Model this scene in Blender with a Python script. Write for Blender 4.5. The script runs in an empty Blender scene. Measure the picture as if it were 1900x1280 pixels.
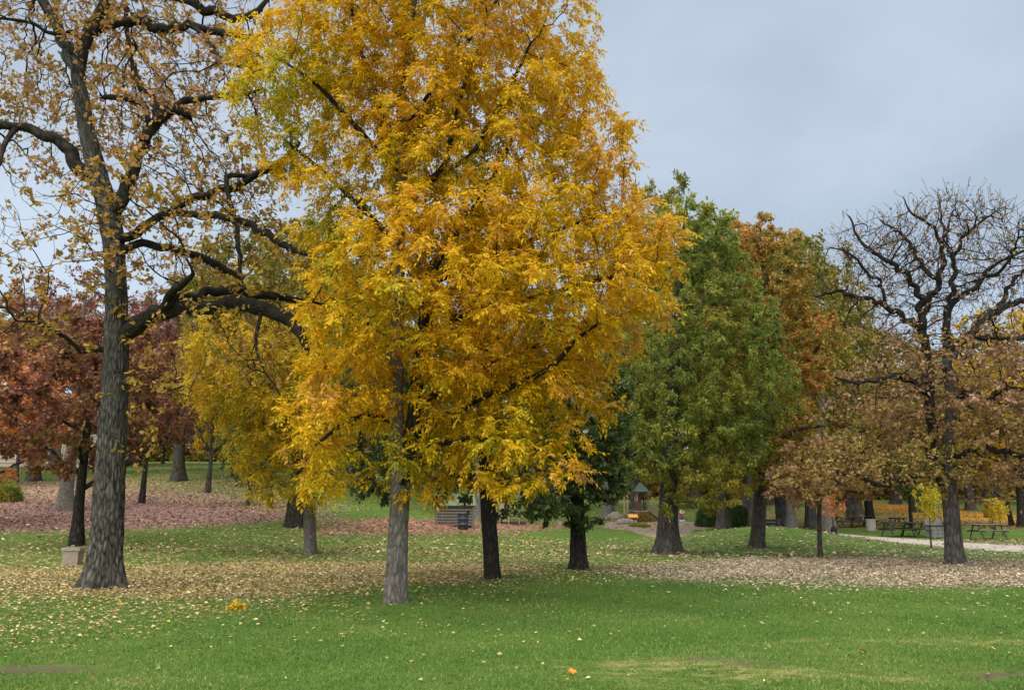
import bpy, math, random
import numpy as np
from math import radians, sin, cos, pi

S = bpy.context.scene
COL = S.collection
R = np.random.default_rng(7)
random.seed(7)

# ------------------------------------------------------------------ camera
F, CX, CY, HOR = 1491.0, 950.0, 640.0, 945.0      # focal length and horizon of the 1900x1280 photograph
PITCH = math.atan((HOR - CY) / F)
CAMZ = 1.6
cam = bpy.data.cameras.new("camera")
cam.sensor_width = 36.0
cam.lens = 36.0 * F / 1900.0
cam.clip_start = 0.1
cam.clip_end = 2000
camo = bpy.data.objects.new("camera", cam)
COL.objects.link(camo)
camo.location = (0, 0, CAMZ)
camo.rotation_euler = (pi / 2 + PITCH, 0, 0)
S.camera = camo

# ------------------------------------------------------------------ sky, sun, exposure
SUN_EL, SUN_AZ = radians(58), radians(205)          # azimuth measured clockwise from +Y: behind the camera, a little left
EXPO = 2.0
w = bpy.data.worlds.new("World"); S.world = w; w.use_nodes = True
nt = w.node_tree; nt.nodes.clear()
def N(t, ty, **kw):
    n = t.nodes.new(ty)
    for k, v in kw.items():
        setattr(n, k, v)
    return n
out = N(nt, 'ShaderNodeOutputWorld'); bg = N(nt, 'ShaderNodeBackground')
sky = N(nt, 'ShaderNodeTexSky', sky_type='NISHITA', sun_disc=False, sun_elevation=SUN_EL, sun_rotation=SUN_AZ)
tc = N(nt, 'ShaderNodeTexCoord')
mp = N(nt, 'ShaderNodeMapping'); mp.inputs['Scale'].default_value = (1.0, 1.0, 2.2); mp.inputs['Location'].default_value = (.35, .1, .2)
n1 = N(nt, 'ShaderNodeTexNoise'); n1.inputs['Scale'].default_value = 1.7; n1.inputs['Detail'].default_value = 5; n1.inputs['Roughness'].default_value = .5; n1.inputs['Distortion'].default_value = .4
rp = N(nt, 'ShaderNodeValToRGB')
e = rp.color_ramp.elements
e[0].position = .36; e[0].color = (1.12, 1.31, 1.53, 1)
e[1].position = .66; e[1].color = (1.58, 1.83, 2.10, 1)
mx = N(nt, 'ShaderNodeMixRGB'); mx.inputs[0].default_value = .93
bg.inputs['Strength'].default_value = 0.1
nt.links.new(tc.outputs['Generated'], mp.inputs['Vector']); nt.links.new(mp.outputs[0], n1.inputs['Vector'])
nt.links.new(n1.outputs['Fac'], rp.inputs[0]); nt.links.new(sky.outputs[0], mx.inputs[1]); nt.links.new(rp.outputs[0], mx.inputs[2])
nt.links.new(mx.outputs[0], bg.inputs['Color']); nt.links.new(bg.outputs[0], out.inputs['Surface'])

sl = bpy.data.lights.new("sun", 'SUN'); sl.energy = 1.5; sl.angle = radians(95); sl.color = (1.0, .95, .86)
so = bpy.data.objects.new("sun", sl); COL.objects.link(so)
so.rotation_euler = (pi / 2 - SUN_EL, 0, pi - SUN_AZ)
so.location = (0, -20, 40)
S.view_settings.view_transform = 'Standard'; S.view_settings.look = 'None'
S.view_settings.exposure = EXPO; S.view_settings.gamma = 1; S.view_settings.use_curve_mapping = False
S.render.engine = 'CYCLES'
S.cycles.max_bounces = 7; S.cycles.diffuse_bounces = 4; S.cycles.transmission_bounces = 4; S.cycles.glossy_bounces = 2
S.cycles.use_denoising = True

# ------------------------------------------------------------------ helpers
cp, sp_ = cos(PITCH), sin(PITCH)
CAM = np.array([0, 0, CAMZ])
def ss(a, b, x):
    t = np.clip((np.asarray(x, float) - a) / (b - a), 0, 1); return t * t * (3 - 2 * t)
HLY = [-60, 24, 33, 45, 55, 75, 110, 200, 500]; HLZ = [0, 0, .35, 1.45, 2.5, 5.0, 8.0, 11, 14]
HRY = [-60, 40, 60, 80, 110, 200, 500];         HRZ = [0, 0, .35, 1.1, 2.7, 6, 12]
def h(x, y):
    x = np.asarray(x, float); y = np.asarray(y, float)
    L = 1 - ss(-18, 6, x * 50 / np.maximum(y, 20))
    z = L * np.interp(y, HLY, HLZ) + (1 - L) * np.interp(y, HRY, HRZ)
    m = .74 * np.exp(-(((x - 12.4) / 4.2) ** 2) ** 1.3 - (((y - 40.5) / 4.0) ** 2))        # the low grassy mound
    und = .022 * np.sin(x * .9 + 1.3 * np.sin(y * .4)) * np.sin(y * .7 + .5) + .012 * np.sin(x * 2.1 + y * 1.7)
    return z + m + und * ss(3, 8, np.abs(y))
def ray(px, py):
    u = (px - CX) / F; v = (CY - py) / F
    return np.array([u, cp - v * sp_, sp_ + v * cp])
def at(px, py, Y):
    d = ray(px, py); return CAM + d * (Y / d[1])
def gp(px, py, tmin=3.0):
    d = ray(px, py); t = tmin
    while t < 400:
        p = CAM + d * t
        if p[2] <= h(p[0], p[1]): break
        t += .02 + t * .002
    p = CAM + d * t; p[2] = float(h(p[0], p[1])); return p
def gy(px, Y):                                    # ground point at a column of the photo and a distance
    x = (px - CX) / F * Y / cp * 1.0
    for _ in range(4):
        z = float(h(x, Y)); t = Y * cp + (z - CAMZ) * sp_; x = (px - CX) / F * t
    return np.array([x, Y, float(h(x, Y))])
def vnoise(p, seed=0):                            # value noise, p (n,3)
    p = np.asarray(p, float); i = np.floor(p).astype(np.int64); f = p - i; f = f * f * (3 - 2 * f)
    def hs(a, b, c):
        n = (a * 374761393 + b * 668265263 + c * 1274126177 + seed * 974634777) & 0x7fffffff
        n = ((n ^ (n >> 13)) * 1274126177) & 0x7fffffff
        n = (n ^ (n >> 16)); return (n & 0xffff) / 65535.0
    r = 0
    for a in (0, 1):
        for b in (0, 1):
            for c in (0, 1):
                wgt = (f[:, 0] if a else 1 - f[:, 0]) * (f[:, 1] if b else 1 - f[:, 1]) * (f[:, 2] if c else 1 - f[:, 2])
                r = r + wgt * hs(i[:, 0] + a, i[:, 1] + b, i[:, 2] + c)
    return r
def nrm(a):
    return a / np.maximum(np.linalg.norm(a, axis=-1, keepdims=True), 1e-9)
def mesh(name, v, faces, mat, parent=None, smooth=False, fattr=None, vattr=None):
    """faces: list of (n,k) int arrays, k may differ"""
    v = np.asarray(v, np.float32)
    me = bpy.data.meshes.new(name)
    faces = [np.asarray(f, np.int32) for f in faces if len(f)]
    nl = sum(f.size for f in faces); nf = sum(len(f) for f in faces)
    me.vertices.add(len(v)); me.vertices.foreach_set('co', v.ravel())
    me.loops.add(nl); me.loops.foreach_set('vertex_index', np.concatenate([f.ravel() for f in faces]))
    me.polygons.add(nf)
    tot = np.concatenate([np.full(len(f), f.shape[1], np.int32) for f in faces])
    me.polygons.foreach_set('loop_start', np.concatenate([[0], np.cumsum(tot)[:-1]]).astype(np.int32))
    if smooth: me.polygons.foreach_set('use_smooth', np.ones(nf, bool))
    for k, a in (fattr or {}).items():
        at_ = me.attributes.new(k, 'FLOAT', 'FACE'); at_.data.foreach_set('value', np.asarray(a, np.float32))
    for k, a in (vattr or {}).items():
        a = np.asarray(a, np.float32)
        if a.ndim == 1:
            at_ = me.attributes.new(k, 'FLOAT', 'POINT'); at_.data.foreach_set('value', a)
        elif a.shape[1] == 3:
            at_ = me.attributes.new(k, 'FLOAT_VECTOR', 'POINT'); at_.data.foreach_set('vector', a.ravel())
    me.update(calc_edges=True)
    if mat: me.materials.append(mat)
    o = bpy.data.objects.new(name, me); COL.objects.link(o)
    if parent: o.parent = parent
    return o
def tag(o, label=None, cat=None, group=None, kind=None):
    if label: o['label'] = label
    if cat: o['category'] = cat
    if group: o['group'] = group
    if kind: o['kind'] = kind
    return o
def empty(name, loc, rz=0, scale=None):
    o = bpy.data.objects.new(name, None); COL.objects.link(o); o.location = loc; o.rotation_euler = (0, 0, rz)
    o.empty_display_size = .2
    if scale is not None: o.scale = scale
    return o
class MB:
    def __init__(s): s.v = []; s.f = []
    def add(s, v, f):
        b = sum(len(a) for a in s.v); s.v.append(np.asarray(v, float)); s.f += [tuple(i + b for i in q) for q in f]
    def box(s, c, d, rz=0, rx=0, ry=0):
        x, y, z = np.array(d) / 2.0
        b = min(x, y, z) * .12
        v = []
        for sx in (-1, 1):
            for sy in (-1, 1):
                for sz in (-1, 1):
                    v += [(sx * (x - b), sy * (y - b), sz * z), (sx * (x - b), sy * y, sz * (z - b)), (sx * x, sy * (y - b), sz * (z - b))]
        import bmesh
        bm = bmesh.new()
        for p in v: bm.verts.new(p)
        bmesh.ops.convex_hull(bm, input=bm.verts)
        bm.verts.index_update()
        vv = np.array([p.co[:] for p in bm.verts]); ff = [tuple(q.index for q in fc.verts) for fc in bm.faces]; bm.free()
        a, bb, g = rx, ry, rz
        Rx = np.array([[1, 0, 0], [0, cos(a), -sin(a)], [0, sin(a), cos(a)]]); Ry = np.array([[cos(bb), 0, sin(bb)], [0, 1, 0], [-sin(bb), 0, cos(bb)]]); Rz = np.array([[cos(g), -sin(g), 0], [sin(g), cos(g), 0], [0, 0, 1]])
        s.add(vv @ (Rz @ Ry @ Rx).T + np.array(c), ff); return s
    def cyl(s, p0, p1, r0, r1=None, k=12):
        r1 = r0 if r1 is None else r1
        p0 = np.array(p0, float); p1 = np.array(p1, float); t = nrm(p1 - p0)
        ref = np.array([0, 0, 1.]) if abs(t[2]) < .9 else np.array([1., 0, 0]); a = nrm(np.cross(t, ref)); b = np.cross(t, a)
        th = np.arange(k) * 2 * pi / k; c = np.cos(th)[:, None] * a + np.sin(th)[:, None] * b
        s.add(np.vstack([p0 + c * r0, p1 + c * r1]), [(i, (i + 1) % k, (i + 1) % k + k, i + k) for i in range(k)] + [tuple(range(k))[::-1], tuple(range(k, 2 * k))]); return s
    def lathe(s, prof, k=20, c=(0, 0, 0)):
        th = np.arange(k) * 2 * pi / k; v = []
        for r, z in prof: v.append(np.stack([r * np.cos(th), r * np.sin(th), np.full(k, z)], 1))
        f = []
        for j in range(len(prof) - 1):
            f += [(j * k + i, j * k + (i + 1) % k, (j + 1) * k + (i + 1) % k, (j + 1) * k + i) for i in range(k)]
        f += [tuple(range(k))[::-1], tuple(range((len(prof) - 1) * k, len(prof) * k))]
        s.add(np.vstack(v) + np.array(c), f); return s
    def prism(s, poly, y0, y1):                     # polygon in xz, extruded along y
        n = len(poly); v = [(x, y0, z) for x, z in poly] + [(x, y1, z) for x, z in poly]
        s.add(v, [(i, (i + 1) % n, (i + 1) % n + n, i + n) for i in range(n)] + [tuple(range(n))[::-1], tuple(range(n, 2 * n))]); return s
    def build(s, name, mat, parent=None, smooth=False):
        me = bpy.data.meshes.new(name); me.from_pydata(np.vstack(s.v).tolist(), [], s.f); me.update()
        import bmesh
        bm = bmesh.new(); bm.from_mesh(me); bmesh.ops.recalc_face_normals(bm, faces=bm.faces); bm.to_mesh(me); bm.free()
        if smooth:
            for p in me.polygons: p.use_smooth = True
        me.materials.append(mat); o = bpy.data.objects.new(name, me); COL.objects.link(o)
        if parent: o.parent = parent
        return o

# ------------------------------------------------------------------ materials
def newmat(name):
    m = bpy.data.materials.new(name); m.use_nodes = True; t = m.node_tree; t.nodes.clear()
    o = N(t, 'ShaderNodeOutputMaterial'); return m, t, o
def ramp(t, stops, fac=None):
    r = N(t, 'ShaderNodeValToRGB'); el = r.color_ramp.elements
    while len(el) < len(stops): el.new(.5)
    for e_, (p, c) in zip(el, stops): e_.position = p; e_.color = (*c, 1)
    if fac is not None: t.links.new(fac, r.inputs[0])
    return r
def math_(t, op, a, b=None, clamp=False):
    n = N(t, 'ShaderNodeMath', operation=op, use_clamp=clamp)
    for i, q in enumerate((a, b)):
        if q is None: continue
        if isinstance(q, (int, float)): n.inputs[i].default_value = q
        else: t.links.new(q, n.inputs[i])
    return n.outputs[0]
def leafmat(name, stops, scale=.7, spread=.55, noise=.9, trans=.38, lowz=None):
    """colour by leaf (rnd) and by larger patches in the crown"""
    m, t, o = newmat(name)
    a = N(t, 'ShaderNodeAttribute', attribute_name='rnd'); tcn = N(t, 'ShaderNodeTexCoord')
    oi = N(t, 'ShaderNodeObjectInfo')
    ad = N(t, 'ShaderNodeVectorMath', operation='ADD')
    t.links.new(tcn.outputs['Object'], ad.inputs[0])
    sc_ = N(t, 'ShaderNodeVectorMath', operation='SCALE'); sc_.inputs['Scale'].default_value = .0
    t.links.new(oi.outputs['Location'], sc_.inputs[0]); t.links.new(sc_.outputs[0], ad.inputs[1])
    ns = N(t, 'ShaderNodeTexNoise'); ns.inputs['Scale'].default_value = scale; ns.inputs['Detail'].default_value = 3
    t.links.new(ad.outputs[0], ns.inputs['Vector'])
    x = math_(t, 'MULTIPLY', math_(t, 'SUBTRACT', a.outputs['Fac'], .5), spread)
    y = math_(t, 'MULTIPLY', math_(t, 'SUBTRACT', ns.outputs['Fac'], .5), noise * 2)
    fac = math_(t, 'ADD', math_(t, 'ADD', x, y), .5, clamp=True)
    r = ramp(t, stops, fac)
    hv = N(t, 'ShaderNodeHueSaturation')
    v2 = math_(t, 'FRACT', math_(t, 'MULTIPLY', a.outputs['Fac'], 37.7))
    t.links.new(math_(t, 'ADD', math_(t, 'MULTIPLY', v2, .55), .72), hv.inputs['Value'])
    t.links.new(r.outputs[0], hv.inputs['Color'])
    pb = N(t, 'ShaderNodeBsdfPrincipled'); pb.inputs['Roughness'].default_value = .62; pb.inputs['Specular IOR Level'].default_value = .22
    tr = N(t, 'ShaderNodeBsdfTranslucent'); mxs = N(t, 'ShaderNodeMixShader'); mxs.inputs[0].default_value = trans
    t.links.new(hv.outputs[0], pb.inputs['Base Color']); t.links.new(hv.outputs[0], tr.inputs['Color'])
    t.links.new(pb.outputs[0], mxs.inputs[1]); t.links.new(tr.outputs[0], mxs.inputs[2]); t.links.new(mxs.outputs[0], o.inputs[0])
    return m
def barkmat(name, dark, light, moss=None, sc=1.0):
    m, t, o = newmat(name)
    a = N(t, 'ShaderNodeAttribute', attribute_name='bk')
    mpn = N(t, 'ShaderNodeMapping'); mpn.inputs['Scale'].default_value = (24 * sc, 24 * sc, 4.0 * sc)
    t.links.new(a.outputs['Vector'], mpn.inputs['Vector'])
    n0 = N(t, 'ShaderNodeTexNoise'); n0.inputs['Scale'].default_value = 1; n0.inputs['Detail'].default_value = 6; n0.inputs['Roughness'].default_value = .65; n0.inputs['Distortion'].default_value = 1.2
    vo = N(t, 'ShaderNodeTexVoronoi', feature='DISTANCE_TO_EDGE'); vo.inputs['Scale'].default_value = .8
    t.links.new(mpn.outputs[0], n0.inputs['Vector']); t.links.new(mpn.outputs[0], vo.inputs['Vector'])
    vr = math_(t, 'MULTIPLY', vo.outputs['Distance'], 2.2, clamp=True)
    hgt = math_(t, 'ADD', math_(t, 'MULTIPLY', n0.outputs['Fac'], .75), math_(t, 'MULTIPLY', vr, .35))
    n2 = N(t, 'ShaderNodeTexNoise'); n2.inputs['Scale'].default_value = 2.0; n2.inputs['Detail'].default_value = 4
    t.links.new(a.outputs['Vector'], n2.inputs['Vector'])
    mid = tuple((p + q) / 2 for p, q in zip(dark, light))
    r = ramp(t, [(.34, dark), (.56, mid), (.78, light)], hgt)
    mm = N(t, 'ShaderNodeMixRGB', blend_type='MIX'); ml = moss or tuple(c * 1.25 for c in mid)
    mm.inputs[2].default_value = (*ml, 1)
    t.links.new(math_(t, 'MULTIPLY', math_(t, 'SUBTRACT', n2.outputs['Fac'], .45), 2.2, clamp=True), mm.inputs[0]); t.links.new(r.outputs[0], mm.inputs[1])
    bp = N(t, 'ShaderNodeBump'); bp.inputs['Strength'].default_value = 1.0; bp.inputs['Distance'].default_value = .035
    t.links.new(hgt, bp.inputs['Height'])
    pb = N(t, 'ShaderNodeBsdfPrincipled'); pb.inputs['Roughness'].default_value = .9; pb.inputs['Specular IOR Level'].default_value = .15
    t.links.new(mm.outputs[0], pb.inputs['Base Color']); t.links.new(bp.outputs[0], pb.inputs['Normal']); t.links.new(pb.outputs[0], o.inputs[0])
    return m
def plain(name, c, rough=.8, var=.25, scale=6.0, stretch=(1, 1, 1), bump=.3, spec=.25):
    m, t, o = newmat(name)
    tcn = N(t, 'ShaderNodeTexCoord'); mpn = N(t, 'ShaderNodeMapping'); mpn.inputs['Scale'].default_value = stretch
    ns = N(t, 'ShaderNodeTexNoise'); ns.inputs['Scale'].default_value = scale; ns.inputs['Detail'].default_value = 6; ns.inputs['Roughness'].default_value = .65
    t.links.new(tcn.outputs['Object'], mpn.inputs[0]); t.links.new(mpn.outputs[0], ns.inputs['Vector'])
    r = ramp(t, [(.3, tuple(q * (1 - var) for q in c)), (.7, tuple(min(1, q * (1 + var)) for q in c))], ns.outputs['Fac'])
    bp = N(t, 'ShaderNodeBump'); bp.inputs['Strength'].default_value = bump; bp.inputs['Distance'].default_value = .01
    t.links.new(ns.outputs['Fac'], bp.inputs['Height'])
    pb = N(t, 'ShaderNodeBsdfPrincipled'); pb.inputs['Roughness'].default_value = rough; pb.inputs['Specular IOR Level'].default_value = spec
    t.links.new(r.outputs[0], pb.inputs['Base Color']); t.links.new(bp.outputs[0], pb.inputs['Normal']); t.links.new(pb.outputs[0], o.inputs[0])
    return m

BK_OAK = barkmat('bark_oak', (.016, .015, .012), (.165, .155, .132), (.075, .078, .060), sc=1.2)
BK_DARK = barkmat('bark_dark', (.012, .010, .009), (.060, .052, .044), (.034, .030, .025), sc=1.3)
BK_LIMB_SHADED = barkmat('bark_limb_shaded', (.012, .010, .008), (.060, .050, .041), (.038, .036, .028), sc=1.1)  # limb bark darkened: shade of backlit limbs put into the colour
BK_GREY = barkmat('bark_grey', (.075, .066, .058), (.26, .235, .21), (.15, .145, .12), sc=1.7)
BK_MID = barkmat('bark_mid', (.028, .024, .021), (.125, .112, .098), (.075, .072, .06))

LF_YEL = leafmat('leaf_yellow', [(.0, (.28, .30, .022)), (.2, (.52, .43, .018)), (.45, (.71, .465, .013)), (.72, (.74, .435, .020)), (.92, (.70, .41, .07)), (1., (.58, .35, .14))], scale=.55, noise=1.0, trans=.5)
LF_YEL2 = leafmat('leaf_yellow_olive', [(.0, (.26, .26, .035)), (.3, (.46, .37, .028)), (.6, (.64, .45, .022)), (1., (.68, .43, .045))], scale=.5, noise=.95, trans=.5)
LF_OAKL = leafmat('leaf_oak_ochre', [(.0, (.24, .20, .03)), (.3, (.44, .29, .04)), (.6, (.45, .25, .065)), (.8, (.42, .225, .11)), (1., (.52, .34, .24))], scale=.5, noise=.8)
LF_OAKR = leafmat('leaf_oak_brown', [(.0, (.30, .25, .06)), (.3, (.37, .24, .08)), (.6, (.36, .205, .115)), (.85, (.40, .245, .165)), (1., (.52, .36, .26))], scale=.45, noise=.9)
LF_GREEN = leafmat('leaf_green', [(.0, (.150, .200, .048)), (.4, (.235, .285, .054)), (.6, (.295, .305, .056)), (.8, (.42, .35, .05)), (1., (.54, .37, .045))], scale=.38, noise=.85, trans=.5)
LF_DKG = leafmat('leaf_dark_green', [(.0, (.065, .100, .036)), (.5, (.105, .150, .048)), (.85, (.16, .195, .058)), (1., (.27, .25, .05))], scale=.5, noise=.6, trans=.3)
LF_ORG = leafmat('leaf_orange_rust', [(.0, (.22, .22, .045)), (.3, (.35, .27, .05)), (.55, (.47, .28, .065)), (.8, (.52, .24, .075)), (1., (.56, .32, .07))], scale=.35, noise=1.0)
LF_OLIVE = leafmat('leaf_olive', [(.0, (.13, .15, .04)), (.4, (.21, .20, .04)), (.7, (.32, .26, .04)), (1., (.44, .31, .04))], scale=.35, noise=.9)
LF_GOLD = leafmat('leaf_gold', [(.0, (.30, .28, .03)), (.35, (.56, .41, .025)), (.65, (.68, .44, .025)), (1., (.64, .37, .04))], scale=.4, noise=.9)
LF_RUST = leafmat('leaf_rust', [(.0, (.19, .15, .04)), (.3, (.30, .17, .045)), (.6, (.34, .13, .05)), (.85, (.38, .18, .045)), (1., (.44, .29, .05))], scale=.45, noise=.9)
LF_BRUST = leafmat('leaf_brown_rust', [(.0, (.19, .14, .045)), (.3, (.28, .15, .06)), (.6, (.25, .095, .065)), (.85, (.22, .08, .065)), (1., (.34, .20, .06))], scale=.5, noise=.9)
LF_MAROON = leafmat('leaf_maroon', [(.0, (.15, .065, .058)), (.5, (.21, .085, .07)), (.8, (.25, .12, .075)), (1., (.32, .20, .09))], scale=.4, noise=.8)
LF_PURPLE = leafmat('leaf_plum', [(.0, (.19, .11, .115)), (.5, (.26, .15, .145)), (1., (.32, .20, .17))], scale=.4, noise=.8)
LF_RED = leafmat('leaf_red_orange', [(.0, (.26, .22, .05)), (.25, (.56, .26, .07)), (.6, (.66, .26, .11)), (1., (.68, .34, .12))], scale=.5, noise=.9)
LF_BRIGHT = leafmat('leaf_lemon', [(.0, (.45, .45, .05)), (.5, (.62, .52, .03)), (1., (.72, .50, .03))], scale=1.2, noise=.7)
LF_BROWN = leafmat('leaf_brown_mix', [(.0, (.12, .13, .04)), (.3, (.23, .19, .04)), (.6, (.32, .20, .055)), (1., (.40, .24, .085))], scale=.3, noise=1.0)
LF_JUNI = leafmat('needle_juniper', [(.0, (.03, .062, .025)), (.5, (.075, .135, .04)), (1., (.15, .23, .06))], scale=.9, noise=.8, trans=.2)

# ------------------------------------------------------------------ terrain masks
def poly(pts): return np.array([gp(px, py)[:2] for px, py in pts])
def inpoly(P, x, y, feather):
    """1 inside, 0 outside, soft edge (metres)"""
    x = np.asarray(x, float); y = np.asarray(y, float); ins = np.zeros(x.shape, bool); dmin = np.full(x.shape, 1e9)
    for (x0, y0), (x1, y1) in zip(P, np.roll(P, -1, 0)):
        c = ((y0 > y) != (y1 > y)) & (x < (x1 - x0) * (y - y0) / (y1 - y0 + 1e-12) + x0); ins ^= c
        t = np.clip(((x - x0) * (x1 - x0) + (y - y0) * (y1 - y0)) / ((x1 - x0) ** 2 + (y1 - y0) ** 2 + 1e-12), 0, 1)
        dmin = np.minimum(dmin, np.hypot(x - x0 - t * (x1 - x0), y - y0 - t * (y1 - y0)))
    sd = np.where(ins, dmin, -dmin)
    return ss(-feather, feather, sd)
PO = dict(
    wide=poly([(-200, 1035), (-200, 1180), (150, 1200), (420, 1150), (620, 1115), (900, 1092), (1120, 1075), (1260, 1062), (1330, 1030), (1200, 1000), (950, 992), (650, 1000), (300, 1000), (0, 1020)]),
    core=poly([(-200, 1052), (-200, 1115), (150, 1106), (380, 1112), (560, 1100), (700, 1088), (860, 1082), (1000, 1066), (980, 1050), (720, 1042), (500, 1040), (250, 1052), (0, 1055)]),
    pale=poly([(1120, 1058), (1280, 1040), (1450, 1034), (1650, 1036), (2000, 1040), (2100, 1075), (1900, 1086), (1650, 1087), (1400, 1084), (1200, 1072)]),
    near=poly([(-300, 1100), (500, 1100), (1000, 1085), (2100, 1080), (2300, 1279), (-500, 1279)]),
    pinkL=poly([(-300, 903), (120, 893), (350, 908), (560, 938), (600, 958), (430, 972), (200, 984), (-300, 992)]),
    tanL=poly([(-300, 905), (0, 900), (200, 882), (360, 882), (520, 900), (660, 940), (560, 955), (420, 940), (250, 925), (-300, 925)]),
    pinkM=poly([(560, 978), (640, 966), (760, 963), (900, 966), (1080, 972), (960, 985), (760, 992), (600, 992)]),
    orange=poly([(1600, 932), (1700, 936), (1800, 950), (1960, 962), (1960, 973), (1800, 968), (1680, 955), (1600, 944)]),
    brown=poly([(1400, 938), (1560, 930), (1750, 950), (2000, 970), (2000, 985), (1700, 976), (1500, 980), (1400, 965)]),
    redR=poly([(1790, 1001), (2000, 1003), (2000, 1009), (1780, 1005)]),
    chips=poly([(1130, 968), (1230, 966), (1300, 968), (1420, 975), (1330, 979), (1290, 984), (1270, 996), (1225, 998), (1170, 985), (1110, 977)]),
)
def ell(px, py, rx, ry, x, y):                     # ground ellipse round a photo point, radii in metres
    c = gp(px, py); return np.exp(-(((x - c[0]) / rx) ** 2 + ((y - c[1]) / ry) ** 2))
def litter(x, y):
    """leaf cover 0..1 of each kind at a ground point: tan, pale, pink, rose, orange, brown"""
    n = vnoise(np.stack([x * .6, y * .6, 0 * x], 1), 3); n2 = vnoise(np.stack([x * 2.2, y * 2.2, 0 * x], 1), 5)
    lump = .55 + .6 * n + .35 * (n2 - .5)
    tan = np.maximum(inpoly(PO['core'], x, y, 1.5) * 1.15, inpoly(PO['wide'], x, y, 1.6) * .30) * lump
    fade = inpoly(PO['near'], x, y, 1.5)
    lft = ss(3.0, -7.5, x)
    tan = np.maximum(tan, fade * (.012 + .15 * lft * ss(8.5, 14, y)) * (lump + .1))
    pale = inpoly(PO['pale'], x, y, 1.7) * 1.15 * lump
    pale = np.maximum(pale, .06 * inpoly(PO['near'], x, y, 1) * ss(0, 5, x) * ss(9, 20, y))
    pale = np.maximum(pale, .16 * ss(26, 30, y) * ss(46, 40, y) * ss(0, 8, x))
    pink = inpoly(PO['pinkL'], x, y, 3) * 1.3 * (.6 + .5 * n)
    tan = np.maximum(tan, np.maximum(inpoly(PO['tanL'], x, y, 3) * .75, .22 * ss(24, 27, y) * ss(46, 38, y) * ss(8, 0, x)) * (.6 + .5 * n))
    rose = inpoly(PO['pinkM'], x, y, 3) * .85 * (.6 + .5 * n)
    orange = inpoly(PO['orange'], x, y, 4) * 1.0
    brown = np.maximum(inpoly(PO['brown'], x, y, 4) * .7 * lump, .22 * ss(45, 65, y))
    brown = np.maximum(brown, inpoly(PO['redR'], x, y, .7) * .8)
    return np.stack([tan, pale, pink, rose, orange, brown], 1).clip(0, 1)
DIRT = [(40, 1242, 1.1, .30, .95), (110, 1236, .35, .16, .6), (225, 1240, .3, .10, .5), (625, 1228, .16, .07, .7), (1310, 1222, .42, .14, .8), (1400, 1232, .5, .16, .8),
        (1530, 1230, .22, .09, .6), (1810, 1248, .35, .13, .8), (1860, 1252, .5, .2, .9), (1840, 1262, .3, .12, .6), (1650, 1022, 1.6, .7, .45), (1100, 1072, .8, .4, .5), (830, 1072, 1.4, .35, .55)]
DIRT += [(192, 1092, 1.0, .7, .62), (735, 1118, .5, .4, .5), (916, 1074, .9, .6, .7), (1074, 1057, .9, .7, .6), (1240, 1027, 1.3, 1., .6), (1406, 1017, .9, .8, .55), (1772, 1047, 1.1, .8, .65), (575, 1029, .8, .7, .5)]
DRY = [(1250, 1232, 1.3, .5, .8), (1420, 1250, 1.1, .45, .8), (1150, 1250, .8, .5, .55), (1480, 1195, 1.3, .3, .45), (1680, 1190, 1.4, .28, .65), (1870, 1192, 1.2, .3, .7), (1660, 1260, .7, .3, .65), (1290, 1272, .9, .35, .5), (930, 1268, .8, .3, .3), (1560, 1215, .8, .2, .35)]
def soil(x, y):
    n = vnoise(np.stack([x * 3, y * 5, 0 * x], 1), 9)
    d = np.zeros_like(x); r = np.zeros_like(x)
    for px, py, a, b, k in DIRT: d = np.maximum(d, k * ell(px, py, a, b, x, y))
    for px, py, a, b, k in DRY: r = np.maximum(r, k * ell(px, py, a, b, x, y))
    return d, r

# ------------------------------------------------------------------ ground
def axis(a, b, dense0, dense1, st, far):
    mid = np.arange(dense0, dense1 + 1e-6, st); lo = dense0 - (np.geomspace(1, 1 + dense0 - a, far) - 1)[1:][::-1]; hi = dense1 + (np.geomspace(1, 1 + b - dense1, far) - 1)[1:]
    return np.concatenate([lo, mid, hi])
gx = axis(-600, 600, -34, 34, .29, 26); gyv = axis(-60, 900, 5.5, 62, .23, 30)
X, Yg = np.meshgrid(gx, gyv); xf, yf = X.ravel(), Yg.ravel()
zf = h(xf, yf)
nx, ny = len(gx), len(gyv)
idx = np.arange(nx * ny).reshape(ny, nx)
fq = np.stack([idx[:-1, :-1], idx[:-1, 1:], idx[1:, 1:], idx[1:, :-1]], -1).reshape(-1, 4)
lit = litter(xf, yf); drt, dry = soil(xf, yf); chp = inpoly(PO['chips'], xf, yf, .8)
LCOL = np.array([(.38, .29, .14), (.40, .31, .225), (.30, .165, .155), (.46, .19, .17), (.78, .37, .06), (.24, .15, .08)])
wl = lit ** 2 + 1e-6; lcol = (wl @ LCOL) / wl.sum(1, keepdims=True)
GM, t, o = newmat('lawn')
tcn = N(t, 'ShaderNodeTexCoord')
def att(nm, k='Fac'): return N(t, 'ShaderNodeAttribute', attribute_name=nm).outputs[k]
def noise_(sc, det=4, rough=.6, stretch=None):
    n = N(t, 'ShaderNodeTexNoise'); n.inputs['Scale'].default_value = sc; n.inputs['Detail'].default_value = det; n.inputs['Roughness'].default_value = rough
    if stretch:
        mm = N(t, 'ShaderNodeMapping'); mm.inputs['Scale'].default_value = stretch; t.links.new(tcn.outputs['Object'], mm.inputs[0]); t.links.new(mm.outputs[0], n.inputs['Vector'])
    else: t.links.new(tcn.outputs['Object'], n.inputs['Vector'])
    return n.outputs['Fac']
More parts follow.
